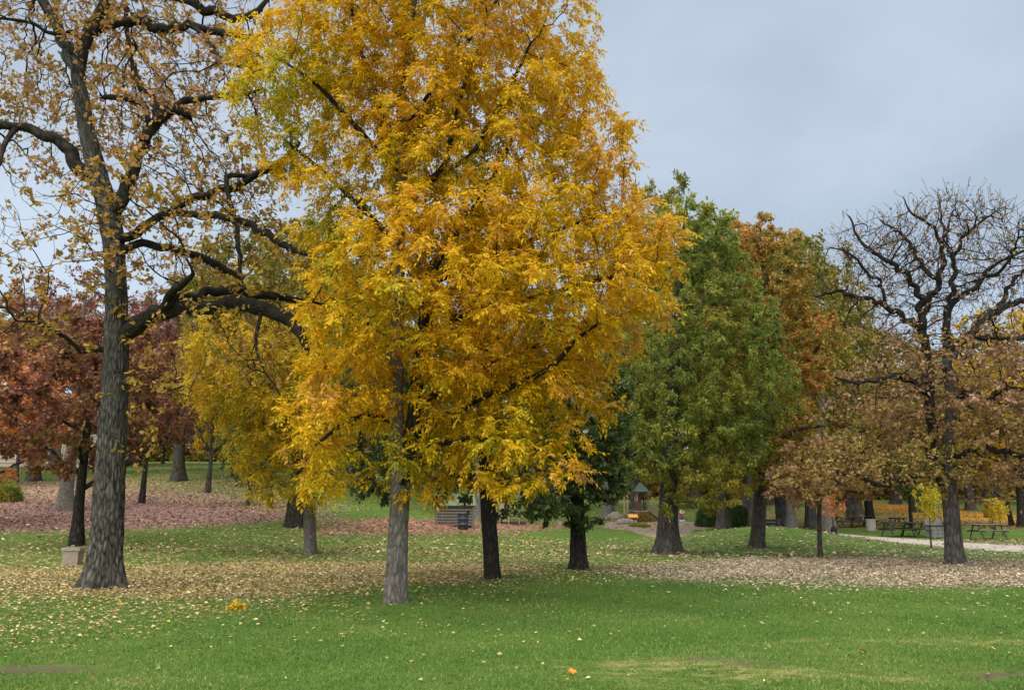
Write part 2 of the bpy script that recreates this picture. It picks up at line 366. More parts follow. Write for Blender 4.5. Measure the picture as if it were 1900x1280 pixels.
def mixc(fac, a, b, blend='MIX'):
    n = N(t, 'ShaderNodeMixRGB', blend_type=blend)
    for i, q in enumerate((fac, a, b)):
        if isinstance(q, (int, float)): n.inputs[i].default_value = q
        elif isinstance(q, tuple): n.inputs[i].default_value = (*q, 1)
        else: t.links.new(q, n.inputs[i])
    return n.outputs[0]
big = noise_(.35, 4); fine = noise_(38, 5, .7); mid = noise_(5, 4)
g1 = ramp(t, [(.3, (.078, .146, .028)), (.5, (.108, .190, .034)), (.68, (.17, .225, .05))], math_(t, 'ADD', math_(t, 'MULTIPLY', big, .65), math_(t, 'MULTIPLY', mid, .35))).outputs[0]
g2 = mixc(math_(t, 'MULTIPLY', math_(t, 'SUBTRACT', fine, .35), 1.4, clamp=True), (.55, .55, .5), (1.25, 1.25, 1.2))
grass_c = mixc(1.0, g1, g2, 'MULTIPLY')
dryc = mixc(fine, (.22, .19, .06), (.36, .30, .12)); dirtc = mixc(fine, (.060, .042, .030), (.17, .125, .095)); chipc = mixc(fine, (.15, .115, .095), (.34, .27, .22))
def thr(mask, lo=.25):                              # break a soft mask up with fine noise
    return math_(t, 'MULTIPLY', math_(t, 'ADD', math_(t, 'SUBTRACT', mask, 1.12), math_(t, 'ADD', math_(t, 'MULTIPLY', fine, .9), math_(t, 'MULTIPLY', mid, .45))), 3.5, clamp=True)
mid2 = noise_(3.2, 5, .7, (1, 2.2, 1))
def rag(mask, a, b, off, gain):
    q = math_(t, 'ADD', mask, math_(t, 'ADD', math_(t, 'MULTIPLY', math_(t, 'SUBTRACT', mid2, .5), a), math_(t, 'MULTIPLY', math_(t, 'SUBTRACT', fine, .5), b)))
    return math_(t, 'MULTIPLY', math_(t, 'SUBTRACT', q, off), gain, clamp=True)
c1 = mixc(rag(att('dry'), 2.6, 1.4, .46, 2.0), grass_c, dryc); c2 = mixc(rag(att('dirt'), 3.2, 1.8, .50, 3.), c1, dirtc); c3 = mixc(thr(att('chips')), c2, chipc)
vo = N(t, 'ShaderNodeTexVoronoi'); vo.inputs['Scale'].default_value = 10.5; vo.inputs['Randomness'].default_value = 1
t.links.new(tcn.outputs['Object'], vo.inputs['Vector'])
sep = N(t, 'ShaderNodeSeparateColor'); t.links.new(vo.outputs['Color'], sep.inputs[0])
on = math_(t, 'MULTIPLY', math_(t, 'SUBTRACT', math_(t, 'MULTIPLY', att('lit'), .95), sep.outputs[0]), 8, clamp=True)
on = math_(t, 'MULTIPLY', on, math_(t, 'LESS_THAN', vo.outputs['Distance'], .74))
lv = math_(t, 'ADD', math_(t, 'MULTIPLY', sep.outputs[1], 1.0), .45)
lc = N(t, 'ShaderNodeVectorMath', operation='SCALE'); t.links.new(att('lcol', 'Vector'), lc.inputs[0]); t.links.new(lv, lc.inputs['Scale'])
c4 = mixc(on, c3, lc.outputs[0])
bp = N(t, 'ShaderNodeBump'); bp.inputs['Strength'].default_value = .7; bp.inputs['Distance'].default_value = .03
t.links.new(math_(t, 'ADD', fine, math_(t, 'MULTIPLY', on, .6)), bp.inputs['Height'])
pb = N(t, 'ShaderNodeBsdfPrincipled'); pb.inputs['Roughness'].default_value = .95; pb.inputs['Specular IOR Level'].default_value = .1
t.links.new(c4, pb.inputs['Base Color']); t.links.new(bp.outputs[0], pb.inputs['Normal']); t.links.new(pb.outputs[0], o.inputs[0])
gr = mesh('ground', np.stack([xf, yf, zf], 1), [fq], GM, smooth=True, vattr=dict(lit=lit.max(1), lcol=lcol, dirt=drt, dry=dry, chips=chp))
tag(gr, 'green park lawn with worn patches and leaf litter', 'ground', kind='structure')

# path: a real slab a few centimetres proud of the grass
PATH = plain('path_gravel', (.38, .335, .28), .95, .3, 3, bump=.5)
up = [(1556, 990.5), (1600, 995), (1660, 999), (1750, 1005), (1850, 1012), (1960, 1016), (2300, 1026)]
lo = [(1556, 992), (1600, 998), (1660, 1006), (1750, 1015), (1850, 1022), (1960, 1027), (2300, 1040)]
def along(pts, n):
    pts = np.array(pts, float); s = np.linspace(0, len(pts) - 1, n); return np.stack([np.interp(s, np.arange(len(pts)), pts[:, i]) for i in (0, 1)], 1)
U = np.array([gp(*p)[:2] for p in along(up, 60)]); Lw = np.array([gp(*p)[:2] for p in along(lo, 60)])
rows = []
for k in np.linspace(0, 1, 7):
    q = U * (1 - k) + Lw * k + R.normal(0, .05 if k in (0, 1) else 0, U.shape); rows.append(np.stack([q[:, 0], q[:, 1], h(q[:, 0], q[:, 1]) + .05], 1))
rows = [rows[0] - [0, 0, .25]] + rows + [rows[-1] - [0, 0, .25]]
V = np.vstack(rows); ii = np.arange(len(V)).reshape(len(rows), 60)
tag(mesh('path', V, [np.stack([ii[:-1, :-1], ii[1:, :-1], ii[1:, 1:], ii[:-1, 1:]], -1).reshape(-1, 4)], PATH, smooth=True), 'pale gravel path curving behind the right-hand oak', 'path', kind='structure')

# ------------------------------------------------------------------ trees
def catmull(P, ds):
    P = np.asarray(P, float)
    if len(P) < 3: Q = P
    out_ = []
    A = np.vstack([2 * P[0] - P[1], P, 2 * P[-1] - P[-2]])
    for i in range(1, len(A) - 2):
        n = max(1, int(np.linalg.norm(A[i + 1, :3] - A[i, :3]) / ds)); tt = np.arange(n)[:, None] / n
        p0, p1, p2, p3 = A[i - 1], A[i], A[i + 1], A[i + 2]
        out_.append(.5 * (2 * p1 + (p2 - p0) * tt + (2 * p0 - 5 * p1 + 4 * p2 - p3) * tt ** 2 + (3 * p1 - p0 - 3 * p2 + p3) * tt ** 3))
    out_.append(A[-2:-1]); return np.vstack(out_)
def in_env(env, n, rng, clump=.0, cs=.8, shell=0.0):
    """n random points in a union of ellipsoids (centre, radii, weight)"""
    pts = []; tot = 0
    vol = np.array([e_[1][0] * e_[1][1] * e_[1][2] * (e_[2] if len(e_) > 2 else 1) for e_ in env]); vol = vol / vol.sum()
    while tot < n:
        k = rng.choice(len(env), n, p=vol); d = nrm(rng.normal(size=(n, 3))); r = rng.random(n) ** (1 / (3 + shell))
        c = np.array([e_[0] for e_ in env], float)[k]; rr = np.array([e_[1] for e_ in env], float)[k]
        p = c + d * r[:, None] * rr
        if clump:
            q = vnoise(p / cs, 11) * .7 + vnoise(p / cs * 2.1, 12) * .3
            p = p[q > clump * (.75 + .5 * rng.random(len(p)))]
        pts.append(p); tot += len(p)
    return np.vstack(pts)[:n]
def colonize(pos, par, att_, step, kill, rng, jit=.2, trop=(0, 0, .0), maxit=160, cap=26000):
    N0 = len(pos); P = np.zeros((cap, 3)); P[:N0] = pos; PA = np.full(cap, -1); PA[:N0] = par; n = N0
    def near(A, B):
        d = ((A[:, None, :] - B[None]) ** 2).sum(-1); j = d.argmin(1); return np.sqrt(d[np.arange(len(A)), j]), j
    nd = np.full(len(att_), 1e9); ni = np.zeros(len(att_), int)
    for s in range(0, N0, 400):
        d, j = near(att_, P[s:min(s + 400, N0)]); m = d < nd; nd[m] = d[m]; ni[m] = j[m] + s
    alive = nd > kill; stall = 0; used = {}
    for it in range(maxit):
        ia = np.nonzero(alive)[0]
        if len(ia) == 0: break
        D = nrm(att_[ia] - P[ni[ia]]); src, inv = np.unique(ni[ia], return_inverse=True)
        acc = np.zeros((len(src), 3)); np.add.at(acc, inv, D)
        acc = nrm(nrm(acc) + rng.normal(0, jit, acc.shape) + np.array(trop))
        cnt = np.array([used.get(int(s_), 0) for s_ in src]); ok = cnt < 3
        for s_ in src: used[int(s_)] = used.get(int(s_), 0) + 1
        src, acc = src[ok], acc[ok]
        if len(src) == 0 or n + len(src) > cap: break
        new = P[src] + acc * step * (.8 + .4 * rng.random((len(src), 1)))
        P[n:n + len(src)] = new; PA[n:n + len(src)] = src
        for s in range(0, len(new), 300):
            d, j = near(att_[ia], new[s:s + 300]); m = d < nd[ia]; nd[ia[m]] = d[m]; ni[ia[m]] = j[m] + n + s
        n += len(src); alive = nd > kill
    return P[:n], PA[:n]
def radii(P, PA, rmin, tip=.0035, ex=2.2):
    n = len(P); acc = np.zeros(n); r = np.zeros(n)
    for i in range(n - 1, -1, -1):
        r[i] = max(acc[i] ** (1 / ex) if acc[i] > 0 else tip, tip)
        if i < len(rmin): r[i] = max(r[i], rmin[i]) if rmin[i] > 0 else r[i]
        if i < len(rmin) and rmin[i] > 0: r[i] = rmin[i]
        if PA[i] >= 0: acc[PA[i]] += r[i] ** ex
    return r
def chains(P, PA, r):
    n = len(P); ch = [[] for _ in range(n)]
    for i in range(n):
        if PA[i] >= 0: ch[PA[i]].append(i)
    out_ = []; stack = [(0, -1)]
    while stack:
        s, p = stack.pop(); c = [s] if p < 0 else [p, s]
        while ch[c[-1]]:
            k = sorted(ch[c[-1]], key=lambda q: (q < NT[0]) * 10 + r[q] if NT[0] else r[q], reverse=True)
            for q in k[1:]: stack.append((q, c[-1]))
            c.append(k[0])
        out_.append(c)
    return out_
NT = [0]
def tube(pts, rad, k, th0=0.0):
    tg = nrm(np.gradient(pts, axis=0)); m = np.abs(tg.mean(0)); ref = np.zeros(3); ref[m.argmin()] = 1
    a = nrm(np.cross(tg, ref)); b = np.cross(tg, a); th = np.arange(k) * 2 * pi / k + th0
    C, Sn = np.cos(th), np.sin(th); d = C[None, :, None] * a[:, None] + Sn[None, :, None] * b[:, None]
    s = np.concatenate([[0], np.cumsum(np.linalg.norm(np.diff(pts, axis=0), axis=1))])
    r2 = rad[:, None] if rad.ndim == 1 else rad
    v = pts[:, None] + d * r2[..., None]
    r0 = np.maximum(np.median(r2), .01)
    bk = np.stack([np.broadcast_to(C * r0, (len(pts), k)), np.broadcast_to(Sn * r0, (len(pts), k)), np.broadcast_to(s[:, None], (len(pts), k))], -1)
    n = len(pts); i = np.arange(n * k).reshape(n, k); j = np.roll(i, -1, 1)
    f = np.stack([i[:-1], j[:-1], j[1:], i[1:]], -1).reshape(-1, 4)
    return v.reshape(-1, 3), f, bk.reshape(-1, 3)
def trunk_tube(pts, rad, k, rng, amp, lobes=5, flare=.35, ds=.06, lobe_h=.35):
    Q = catmull(np.column_stack([pts, rad]), ds); p, r = Q[:, :3], np.maximum(Q[:, 3], .002)
    th = np.arange(k) * 2 * pi / k; hgt = p[:, 2] - pts[0, 2]
    ph = rng.random() * 6; lb = (.5 + .5 * np.cos(lobes * th + ph + .8 * np.sin(2 * th + ph))) ** 2 * (.6 + .8 * rng.random() * (1 + np.cos(th + ph)) / 2)
    r2 = r[:, None] * (1 + flare * np.exp(-np.maximum(hgt, 0) / lobe_h)[:, None] * lb[None] + .05 * np.cos(2 * th + ph)[None] + .04 * np.cos(3 * th + 2 * ph + hgt[:, None] * .6))
    s = np.concatenate([[0], np.cumsum(np.linalg.norm(np.diff(p, axis=0), axis=1))])
    u = np.stack(np.broadcast_arrays((np.cos(th) * r.max() * 24)[None], (np.sin(th) * r.max() * 24)[None], (s * 3.0)[:, None]), -1).reshape(-1, 3)
    u = np.stack([u[:, 0] + .45 * u[:, 2], u[:, 1] - .37 * u[:, 2], u[:, 2] * .8 + .23 * u[:, 0] + .17 * u[:, 1]], 1)
    nz = np.abs(2 * vnoise(u, 21) - 1) ** .8 ; nz = nz * .7 + .3 * vnoise(u * np.array([2.1, 2.1, 1.5]), 22)
    lump = vnoise(u * np.array([.17, .17, .17]), 23) - .5
    r2 = r2 + np.minimum(amp, r[:, None] * .12) * (nz.reshape(r2.shape) - .5) * 2 + r[:, None] * .045 * lump.reshape(r2.shape)
    return tube(p, r2, k)
def leaves(P, D, L, W, rng, droop=.3, flat=.6, lobed=False, fold=.12):
    n = len(P)
    ax = nrm(D * .45 + rng.normal(0, .55, (n, 3)) + np.array([0, 0, -droop])); nm = nrm(rng.normal(0, flat, (n, 3)) + np.array([0, 0, 1.0]))
    sd = nrm(np.cross(ax, nm)); nm = np.cross(sd, ax)
    l = (L * (.65 + .7 * rng.random(n)))[:, None]; wd = (W * (.65 + .7 * rng.random(n)))[:, None]; fo = fold * wd * rng.normal(.6, .8, (n, 1))
    if lobed:
        prof = [(0, 0), (.25, .36), (.40, .18), (.62, .5), (1, .0), (.62, -.5), (.40, -.18), (.25, -.36)]
    else: prof = [(0, 0), (.45, .5), (1, 0), (.45, -.5)]
    k = len(prof); cur = rng.normal(.0, .18, (n, 1))
    v = np.stack([P + ax * l * a + sd * wd * b + nm * (fo * abs(b) * 2 - cur * l * a * a) for a, b in prof], 1).reshape(-1, 3)
    f = np.arange(n * k).reshape(n, k)
    return v, f, rng.random(n)
def pinnate(P, D, rng, pairs=4, rl=.26, L=.085, W=.036, droop=.75):
    n = len(P); ra = nrm(D * .55 + rng.normal(0, .45, (n, 3)) + np.array([0, 0, -.15])); rnd0 = rng.random(n)
    sd = nrm(np.cross(ra, nrm(rng.normal(0, .35, (n, 3)) + np.array([0, 0, 1.]))))
    sz = (.55 + .75 * rng.random(n) ** .8)[:, None]; rl_ = rl * sz * (.85 + .3 * rng.random(n))[:, None]
    VV, RR = [], []
    for j in range(pairs + 1):
        tt = .25 + .75 * j / pairs; b = P + ra * rl_ * tt + np.array([0, 0, -1.]) * (rl_ * droop * .35 * tt * tt)
        for sgn in ((-1, 1) if j < pairs else (0,)):
            ax = nrm(ra * (.55 if sgn else 1.) + sd * sgn * .75 + np.array([0, 0, -droop]) * (.5 + .6 * rng.random((n, 1))) + rng.normal(0, .18, (n, 3)))
            nm = nrm(rng.normal(0, .4, (n, 3)) + np.array([0, 0, 1.]) + ra * .3); s2 = nrm(np.cross(ax, nm)); nm = np.cross(s2, ax)
            l = L * (.35 + .65 * sz) * (.7 + .6 * rng.random((n, 1))); wd = W * (.35 + .65 * sz) * (.6 + .7 * rng.random((n, 1)))
            VV.append(np.stack([b, b + ax * l * .45 + s2 * wd * .5 + nm * wd * .12, b + ax * l, b + ax * l * .45 - s2 * wd * .5 + nm * wd * .12], 1)); RR.append(np.clip(rnd0 * .7 + .3 * rng.random(n), 0, 1))
    V = np.concatenate(VV).reshape(-1, 3); return V, np.arange(len(V)).reshape(-1, 4), np.concatenate(RR)
def pxlimbs(base, Y0, limbs, ds, rng, wob=0.0):
    """limbs traced as (px,py,radius px) polylines with the depth offset of their far end; first is the trunk"""
    pos, par, rm, pp = [], [], [], []
    for li, (pts, dy) in enumerate(limbs):
        a = np.array(pts, float)
        if li == 0:
            y0 = 0; start = -1; ys = np.linspace(0, dy, len(a))
        else:
            q = np.array(pp); j = ((q[:, :2] - a[0, :2]) ** 2).sum(1).argmin(); y0 = q[j, 2]; start = j
            seg = np.concatenate([[0], np.cumsum(np.hypot(*np.diff(a[:, :2], axis=0).T))]); ys = y0 + (dy - y0) * (seg / seg[-1]) ** 1.2
        W_ = []
        for (px, py, r), yy in zip(a, ys):
            p = at(px, py, Y0 + yy); W_.append([*p, r * (Y0 + yy) / F * (.90 if li == 0 else 1.06) * F / math.hypot(F, px - CX), px, py, yy])
        W_ = np.array(W_)
        if li == 0: W_[0, :3] = [base[0], base[1], base[2] - .12]
        else: W_[0, :3] = pos[start]
        Q = catmull(W_, ds)
        if wob and li: Q[1:-1, :3] += rng.normal(0, wob, (len(Q) - 2, 3)) * np.minimum(Q[1:-1, 3:4] * 3, .3)
        st = 0 if li == 0 else 1
        for k in range(st, len(Q)):
            par.append(start if k == st else len(pos) - 1); pos.append(Q[k, :3]); rm.append(max(Q[k, 3], .004)); pp.append(Q[k, 4:7])
    return np.array(pos), np.array(par), np.array(rm)
def pxenv(env, Y0):
    o_ = []
    for px, py, rx, ry, dy, rd, *wt in env:
        s = (Y0 + dy) / F * 1.02; o_.append((at(px, py, Y0 + dy), (rx * s, rd, ry * s), *(wt or [1.])))
    return o_
def wood_parts(root, base, P, PA, r, ntraced, rng, bark, k0, amp, split=True, flare=.3, minr=0.0, lobes=5, lobe_h=.35, lbark=None):
    NT[0] = ntraced if split else 0
    cs = chains(P, PA, r); tv, tf, tb = [], [], []; nb = 0; trunkdone = False
    def emit(name, vs, fs, bs, kind=None):
        off = 0; F_ = []
        for v_, f_ in zip(vs, fs): F_.append(f_ + off); off += len(v_)
        o_ = mesh(name, np.vstack(vs) - base, [np.vstack(F_)], bark if name == 'trunk' else (lbark or bark), root, True, vattr=dict(bk=np.vstack(bs)))
        if kind: o_['kind'] = kind
    jv, jf, jb = [], [], []
    for ci, c in enumerate(cs):
        pts = P[c].copy(); rr = r[c].copy()
        if ci > 0: rr[0] = min(rr[0], rr[1] * 1.15)
        if rr.max() < minr: continue
        if ci == 0:
            v_, f_, b_ = trunk_tube(pts, rr, k0, rng, amp, lobes=lobes, flare=flare, lobe_h=lobe_h, ds=.06 if split else .2)
            if split: emit('trunk', [v_], [f_], [b_])
            else: jv.append(v_); jf.append(f_); jb.append(b_)
            continue
        R0 = rr[1]; k = 3 if R0 < .010 else 4 if R0 < .022 else 6 if R0 < .045 else 8 if R0 < .09 else 14
        if split and R0 > .035:
            if R0 > .06 and len(c) > 4: v_, f_, b_ = trunk_tube(pts, rr, 16, rng, amp, lobes=3, flare=0, ds=.07)
            else: v_, f_, b_ = tube(pts, rr, k)
            emit('limb', [v_], [f_], [b_]); continue
        v_, f_, b_ = tube(pts, rr, k); jv.append(v_); jf.append(f_); jb.append(b_)
    if jv: emit('twigs' if split else 'trunk', jv, jf, jb, 'stuff' if split else None)
def leaf_nodes(P, PA, r, n, rng, rmax, tipw=3.0, prob=None):
    has = np.zeros(len(P), bool); has[PA[PA >= 0]] = True
    wgt = (r < rmax).astype(float) * np.where(has, 1., tipw); wgt[0] = 0
    if prob is not None: wgt = wgt * prob(P)
    i = rng.choice(len(P), n, p=wgt / wgt.sum()); t_ = rng.random((n, 1)); D = nrm(P[i] - P[PA[i]])
    return P[PA[i]] * (1 - t_) + P[i] * t_, D
def smooth(P, PA, n0, it=2):
    for _ in range(it):
        Q = P.copy(); i = np.arange(n0, len(P)); cc = np.zeros(len(P)); cs_ = np.zeros_like(P)
        np.add.at(cs_, PA[i], P[i]); np.add.at(cc, PA[i], 1)
        m = (np.arange(len(P)) >= n0) & (cc > 0)
        Q[m] = .5 * P[m] + .25 * P[PA[m]] + .25 * cs_[m] / cc[m][:, None]; P = Q
    return P

def hero(name, label, basepx, limbs, env, natt, step, kill, bark, leafm, nleaf, leaf, Y0=None, jit=.2, trop=(0, 0, 0), k0=40, amp=.012, seed=1,
         clump=0.0, cs=.8, rmax=.012, prob=None, flare=.3, tip=.0035, shell=0., group='trees standing on the lawn', lobes=5, cap=26000, tipw=3., lobe_h=.35, wob=0., lbark=None, bias=None, spikes=None, ex=2.2):
    rng = np.random.default_rng(seed); base = gp(*basepx); Yt = base[1]
    root = empty(name, base); tag(root, label, 'tree', group)
    pos, par, rm = pxlimbs(base, Yt, limbs, step, rng, wob)
    A = in_env(pxenv(env, Yt), natt, rng, clump, cs, shell)
    A = A[A[:, 2] > h(A[:, 0], A[:, 1]) + 1.0]
    P, PA = colonize(pos, par, A, step, kill, rng, jit, trop, cap=cap)
    P = smooth(P, PA, len(pos))
    if spikes is not None:                          # fine bare end twigs
        has = np.zeros(len(P), bool); has[PA[PA >= 0]] = True; has[:3] = True
        tips = np.nonzero(~has | (rng.random(len(P)) < .4))[0]; tips = tips[(tips > 30) & (rng.random(len(tips)) < spikes(P[tips]))]
        nP, nA = [P], [PA]; n_ = len(P); cen = P[:len(pos)].mean(0)
        for ti in tips:
            D = nrm(P[ti] - P[PA[ti]]); o_ = nrm(P[ti] - cen); d = nrm(D * .7 + o_ * .5 + rng.normal(0, .45, 3) + np.array([0, 0, .35])); q = P[ti]; pa = ti
            for k in range(int(rng.integers(2, 6))):
                d = nrm(d + rng.normal(0, .22, 3) + np.array([0, 0, .06])); q = q + d * step * (.6 + .5 * rng.random()); nP.append(q[None]); nA.append(np.array([pa])); pa = n_; n_ += 1
        P = np.vstack(nP); PA = np.concatenate(nA)
    r = radii(P, PA, rm, tip, ex)
    wood_parts(root, base, P, PA, r, len(pos), rng, bark, k0, amp, True, flare, lobes=lobes, lobe_h=lobe_h, lbark=lbark)
    LP, LD = leaf_nodes(P, PA, r, nleaf, rng, rmax, tipw, prob)
    v, f, a = leaf(LP, LD, rng)
    if bias is not None: a = np.clip(a + bias(v[f[:, 0]]), -.8, 1.8)
    o_ = mesh('crown', v - base, [f], leafm, root, fattr=dict(rnd=a)); o_['kind'] = 'stuff'
    print(name, 'base', base.round(2), 'nodes', len(P), 'leaf faces', len(f))
    return root
T0 = __import__('time').time()
simple = lambda L, W, droop=.3, flat=.6, lobed=False: (lambda P, D, g: leaves(P + g.normal(0, L * .35, P.shape), D, L, W, g, droop, flat, lobed))

# the big oak on the left
hero('oak_tree', 'tall thick-trunked oak with dark crooked limbs and thin ochre leaves, on the left', (192, 1091),
     [([(192, 1091, 47), (193, 1075, 42), (195, 1045, 37), (198, 1000, 33.5), (204, 900, 31), (209, 800, 29), (214, 700, 27), (216, 620, 26), (215, 540, 23), (211, 460, 23), (203, 410, 24), (196, 375, 23), (181, 325, 22), (165, 260, 19), (152, 190, 17), (146, 140, 16), (150, 110, 15), (165, 60, 15), (190, 15, 14), (215, -40, 12), (245, -120, 10), (260, -220, 7), (262, -320, 3)], .2),
      ([(146, 145, 14), (120, 80, 12), (100, 40, 11), (80, 0, 10), (62, -60, 8), (40, -140, 6), (25, -240, 3)], -.6),
      ([(168, 60, 10), (205, 45, 10), (260, 39, 10), (300, 52, 9), (350, 48, 8), (410, 60, 7), (462, 68, 4), (500, 60, 2)], -.9),
      ([(212, -35, 10), (270, -30, 9), (340, 0, 9), (395, 22, 9), (445, 36, 8), (480, 20, 6), (505, -10, 3)], .9),
      ([(350, 50, 6), (380, 70, 5), (400, 100, 5), (425, 120, 4), (460, 122, 2)], -1.4),
      ([(150, 105, 7), (148, 75, 7), (135, 58, 6), (105, 65, 5), (85, 60, 4), (60, 42, 4), (0, 35, 3)], -.7),
      ([(175, 340, 15), (158, 322, 15), (138, 298, 15), (110, 266, 13), (75, 246, 12), (35, 236, 10), (0, 233, 10), (-60, 240, 8), (-130, 230, 5)], -.4),
      ([(35, 236, 6), (14, 255, 6), (5, 280, 5), (2, 302, 3)], -.8),
      ([(207, 400, 15), (222, 370, 15), (235, 340, 14), (255, 290, 13), (278, 245, 12), (300, 215, 13), (325, 200, 13), (345, 190, 9), (380, 181, 6), (430, 178, 5), (490, 165, 3)], .7),
      ([(325, 200, 12), (340, 205, 12), (352, 216, 8)], .5),
      ([(296, 220, 8), (290, 190, 7), (262, 165, 6), (250, 138, 6), (240, 95, 5), (234, 40, 5), (230, -10, 4), (236, -80, 3)], 1.5),
      ([(285, 235, 7), (265, 195, 6), (240, 186, 6), (205, 182, 6), (188, 180, 4)], .2),
      ([(205, 450, 10), (240, 437, 10), (275, 420, 9), (305, 398, 8), (345, 374, 8), (400, 355, 8), (440, 345, 8), (480, 320, 7), (520, 302, 6), (555, 265, 4)], -.8),
      ([(300, 402, 8), (350, 398, 7), (400, 402, 7), (455, 410, 7), (490, 430, 7), (545, 463, 6), (592, 480, 3)], -1.5),
      ([(211, 470, 10), (250, 456, 9), (300, 456, 8), (370, 475, 8), (420, 500, 8), (450, 528, 6), (462, 545, 3)], 1.1),
      ([(228, 636, 17), (250, 606, 16), (290, 581, 15), (340, 570, 14), (400, 566, 13), (450, 562, 14), (500, 575, 13), (540, 595, 12), (560, 625, 8), (575, 660, 4)], -.9),
      ([(300, 577, 9), (316, 550, 9), (330, 530, 8), (347, 520, 7), (358, 508, 4)], -1.4),
      ([(316, 560, 9), (370, 546, 9), (430, 538, 9), (480, 548, 8), (530, 552, 7), (575, 560, 4)], .3),
      ([(490, 575, 4), (475, 625, 3), (482, 670, 2.4), (505, 710, 1.8), (520, 735, 1)], -1.5),
      ([(213, 655, 6), (180, 645, 6), (150, 650, 5), (120, 625, 4), (70, 600, 3), (30, 595, 2)], -1.5),
      ([(430, 270, 5), (420, 330, 5), (432, 390, 5), (442, 450, 5), (450, 530, 3)], -1.3),
      ([(216, 720, 3), (265, 712, 2.4), (300, 722, 1.8), (350, 735, 1)], -1.2),
      ([(212, 850, 2), (236, 838, 1.8), (262, 820, 1.4), (290, 800, .8)], -.6)],
     [(230, 60, 330, 260, 1.3, 3.9, 1.), (60, 130, 260, 240, 1.3, 3.4), (250, -190, 330, 200, 0, 3.8, .55), (380, 250, 190, 170, .6, 3.4, 1.4), (330, 430, 190, 120, -.3, 3.4, 2.2), (150, 430, 120, 120, -.5, 2.2, 1.3),
      (480, 500, 110, 130, 0, 2.8, 1.8), (430, 640, 130, 70, -.6, 2.0, 1.6), (80, 600, 150, 70, -1.2, 1.6, 2.2), (-60, 480, 150, 150, -1., 2., .8), (300, 700, 80, 60, -1., 1.2, 2.), (490, 680, 60, 60, -1.4, .9, 2.2), (262, 825, 52, 55, -.6, .5, 9.), (250, 650, 40, 60, -.8, .6, 3.), (205, 490, 60, 90, -.7, .8, 2.)],
     5200, .16, .23, BK_OAK, LF_OAKL, 23000, simple(.118, .085, .25, .8, True), jit=.33, k0=110, amp=.024, seed=3, clump=.45, cs=.65, rmax=.011, lobe_h=.3, flare=.6, tip=.0052, tipw=8., wob=.10, ex=2.1, spikes=lambda P: .35 + 0 * P[:, 0], prob=lambda P: .12 + ss(.42, .60, vnoise(P / .62, 71) * .65 + vnoise(P / .3, 72) * .35), bias=lambda v: .32 * ss(6.5, 9.5, v[:, 2]) - .18, lbark=BK_LIMB_SHADED)
print('t oak', __import__('time').time() - T0)

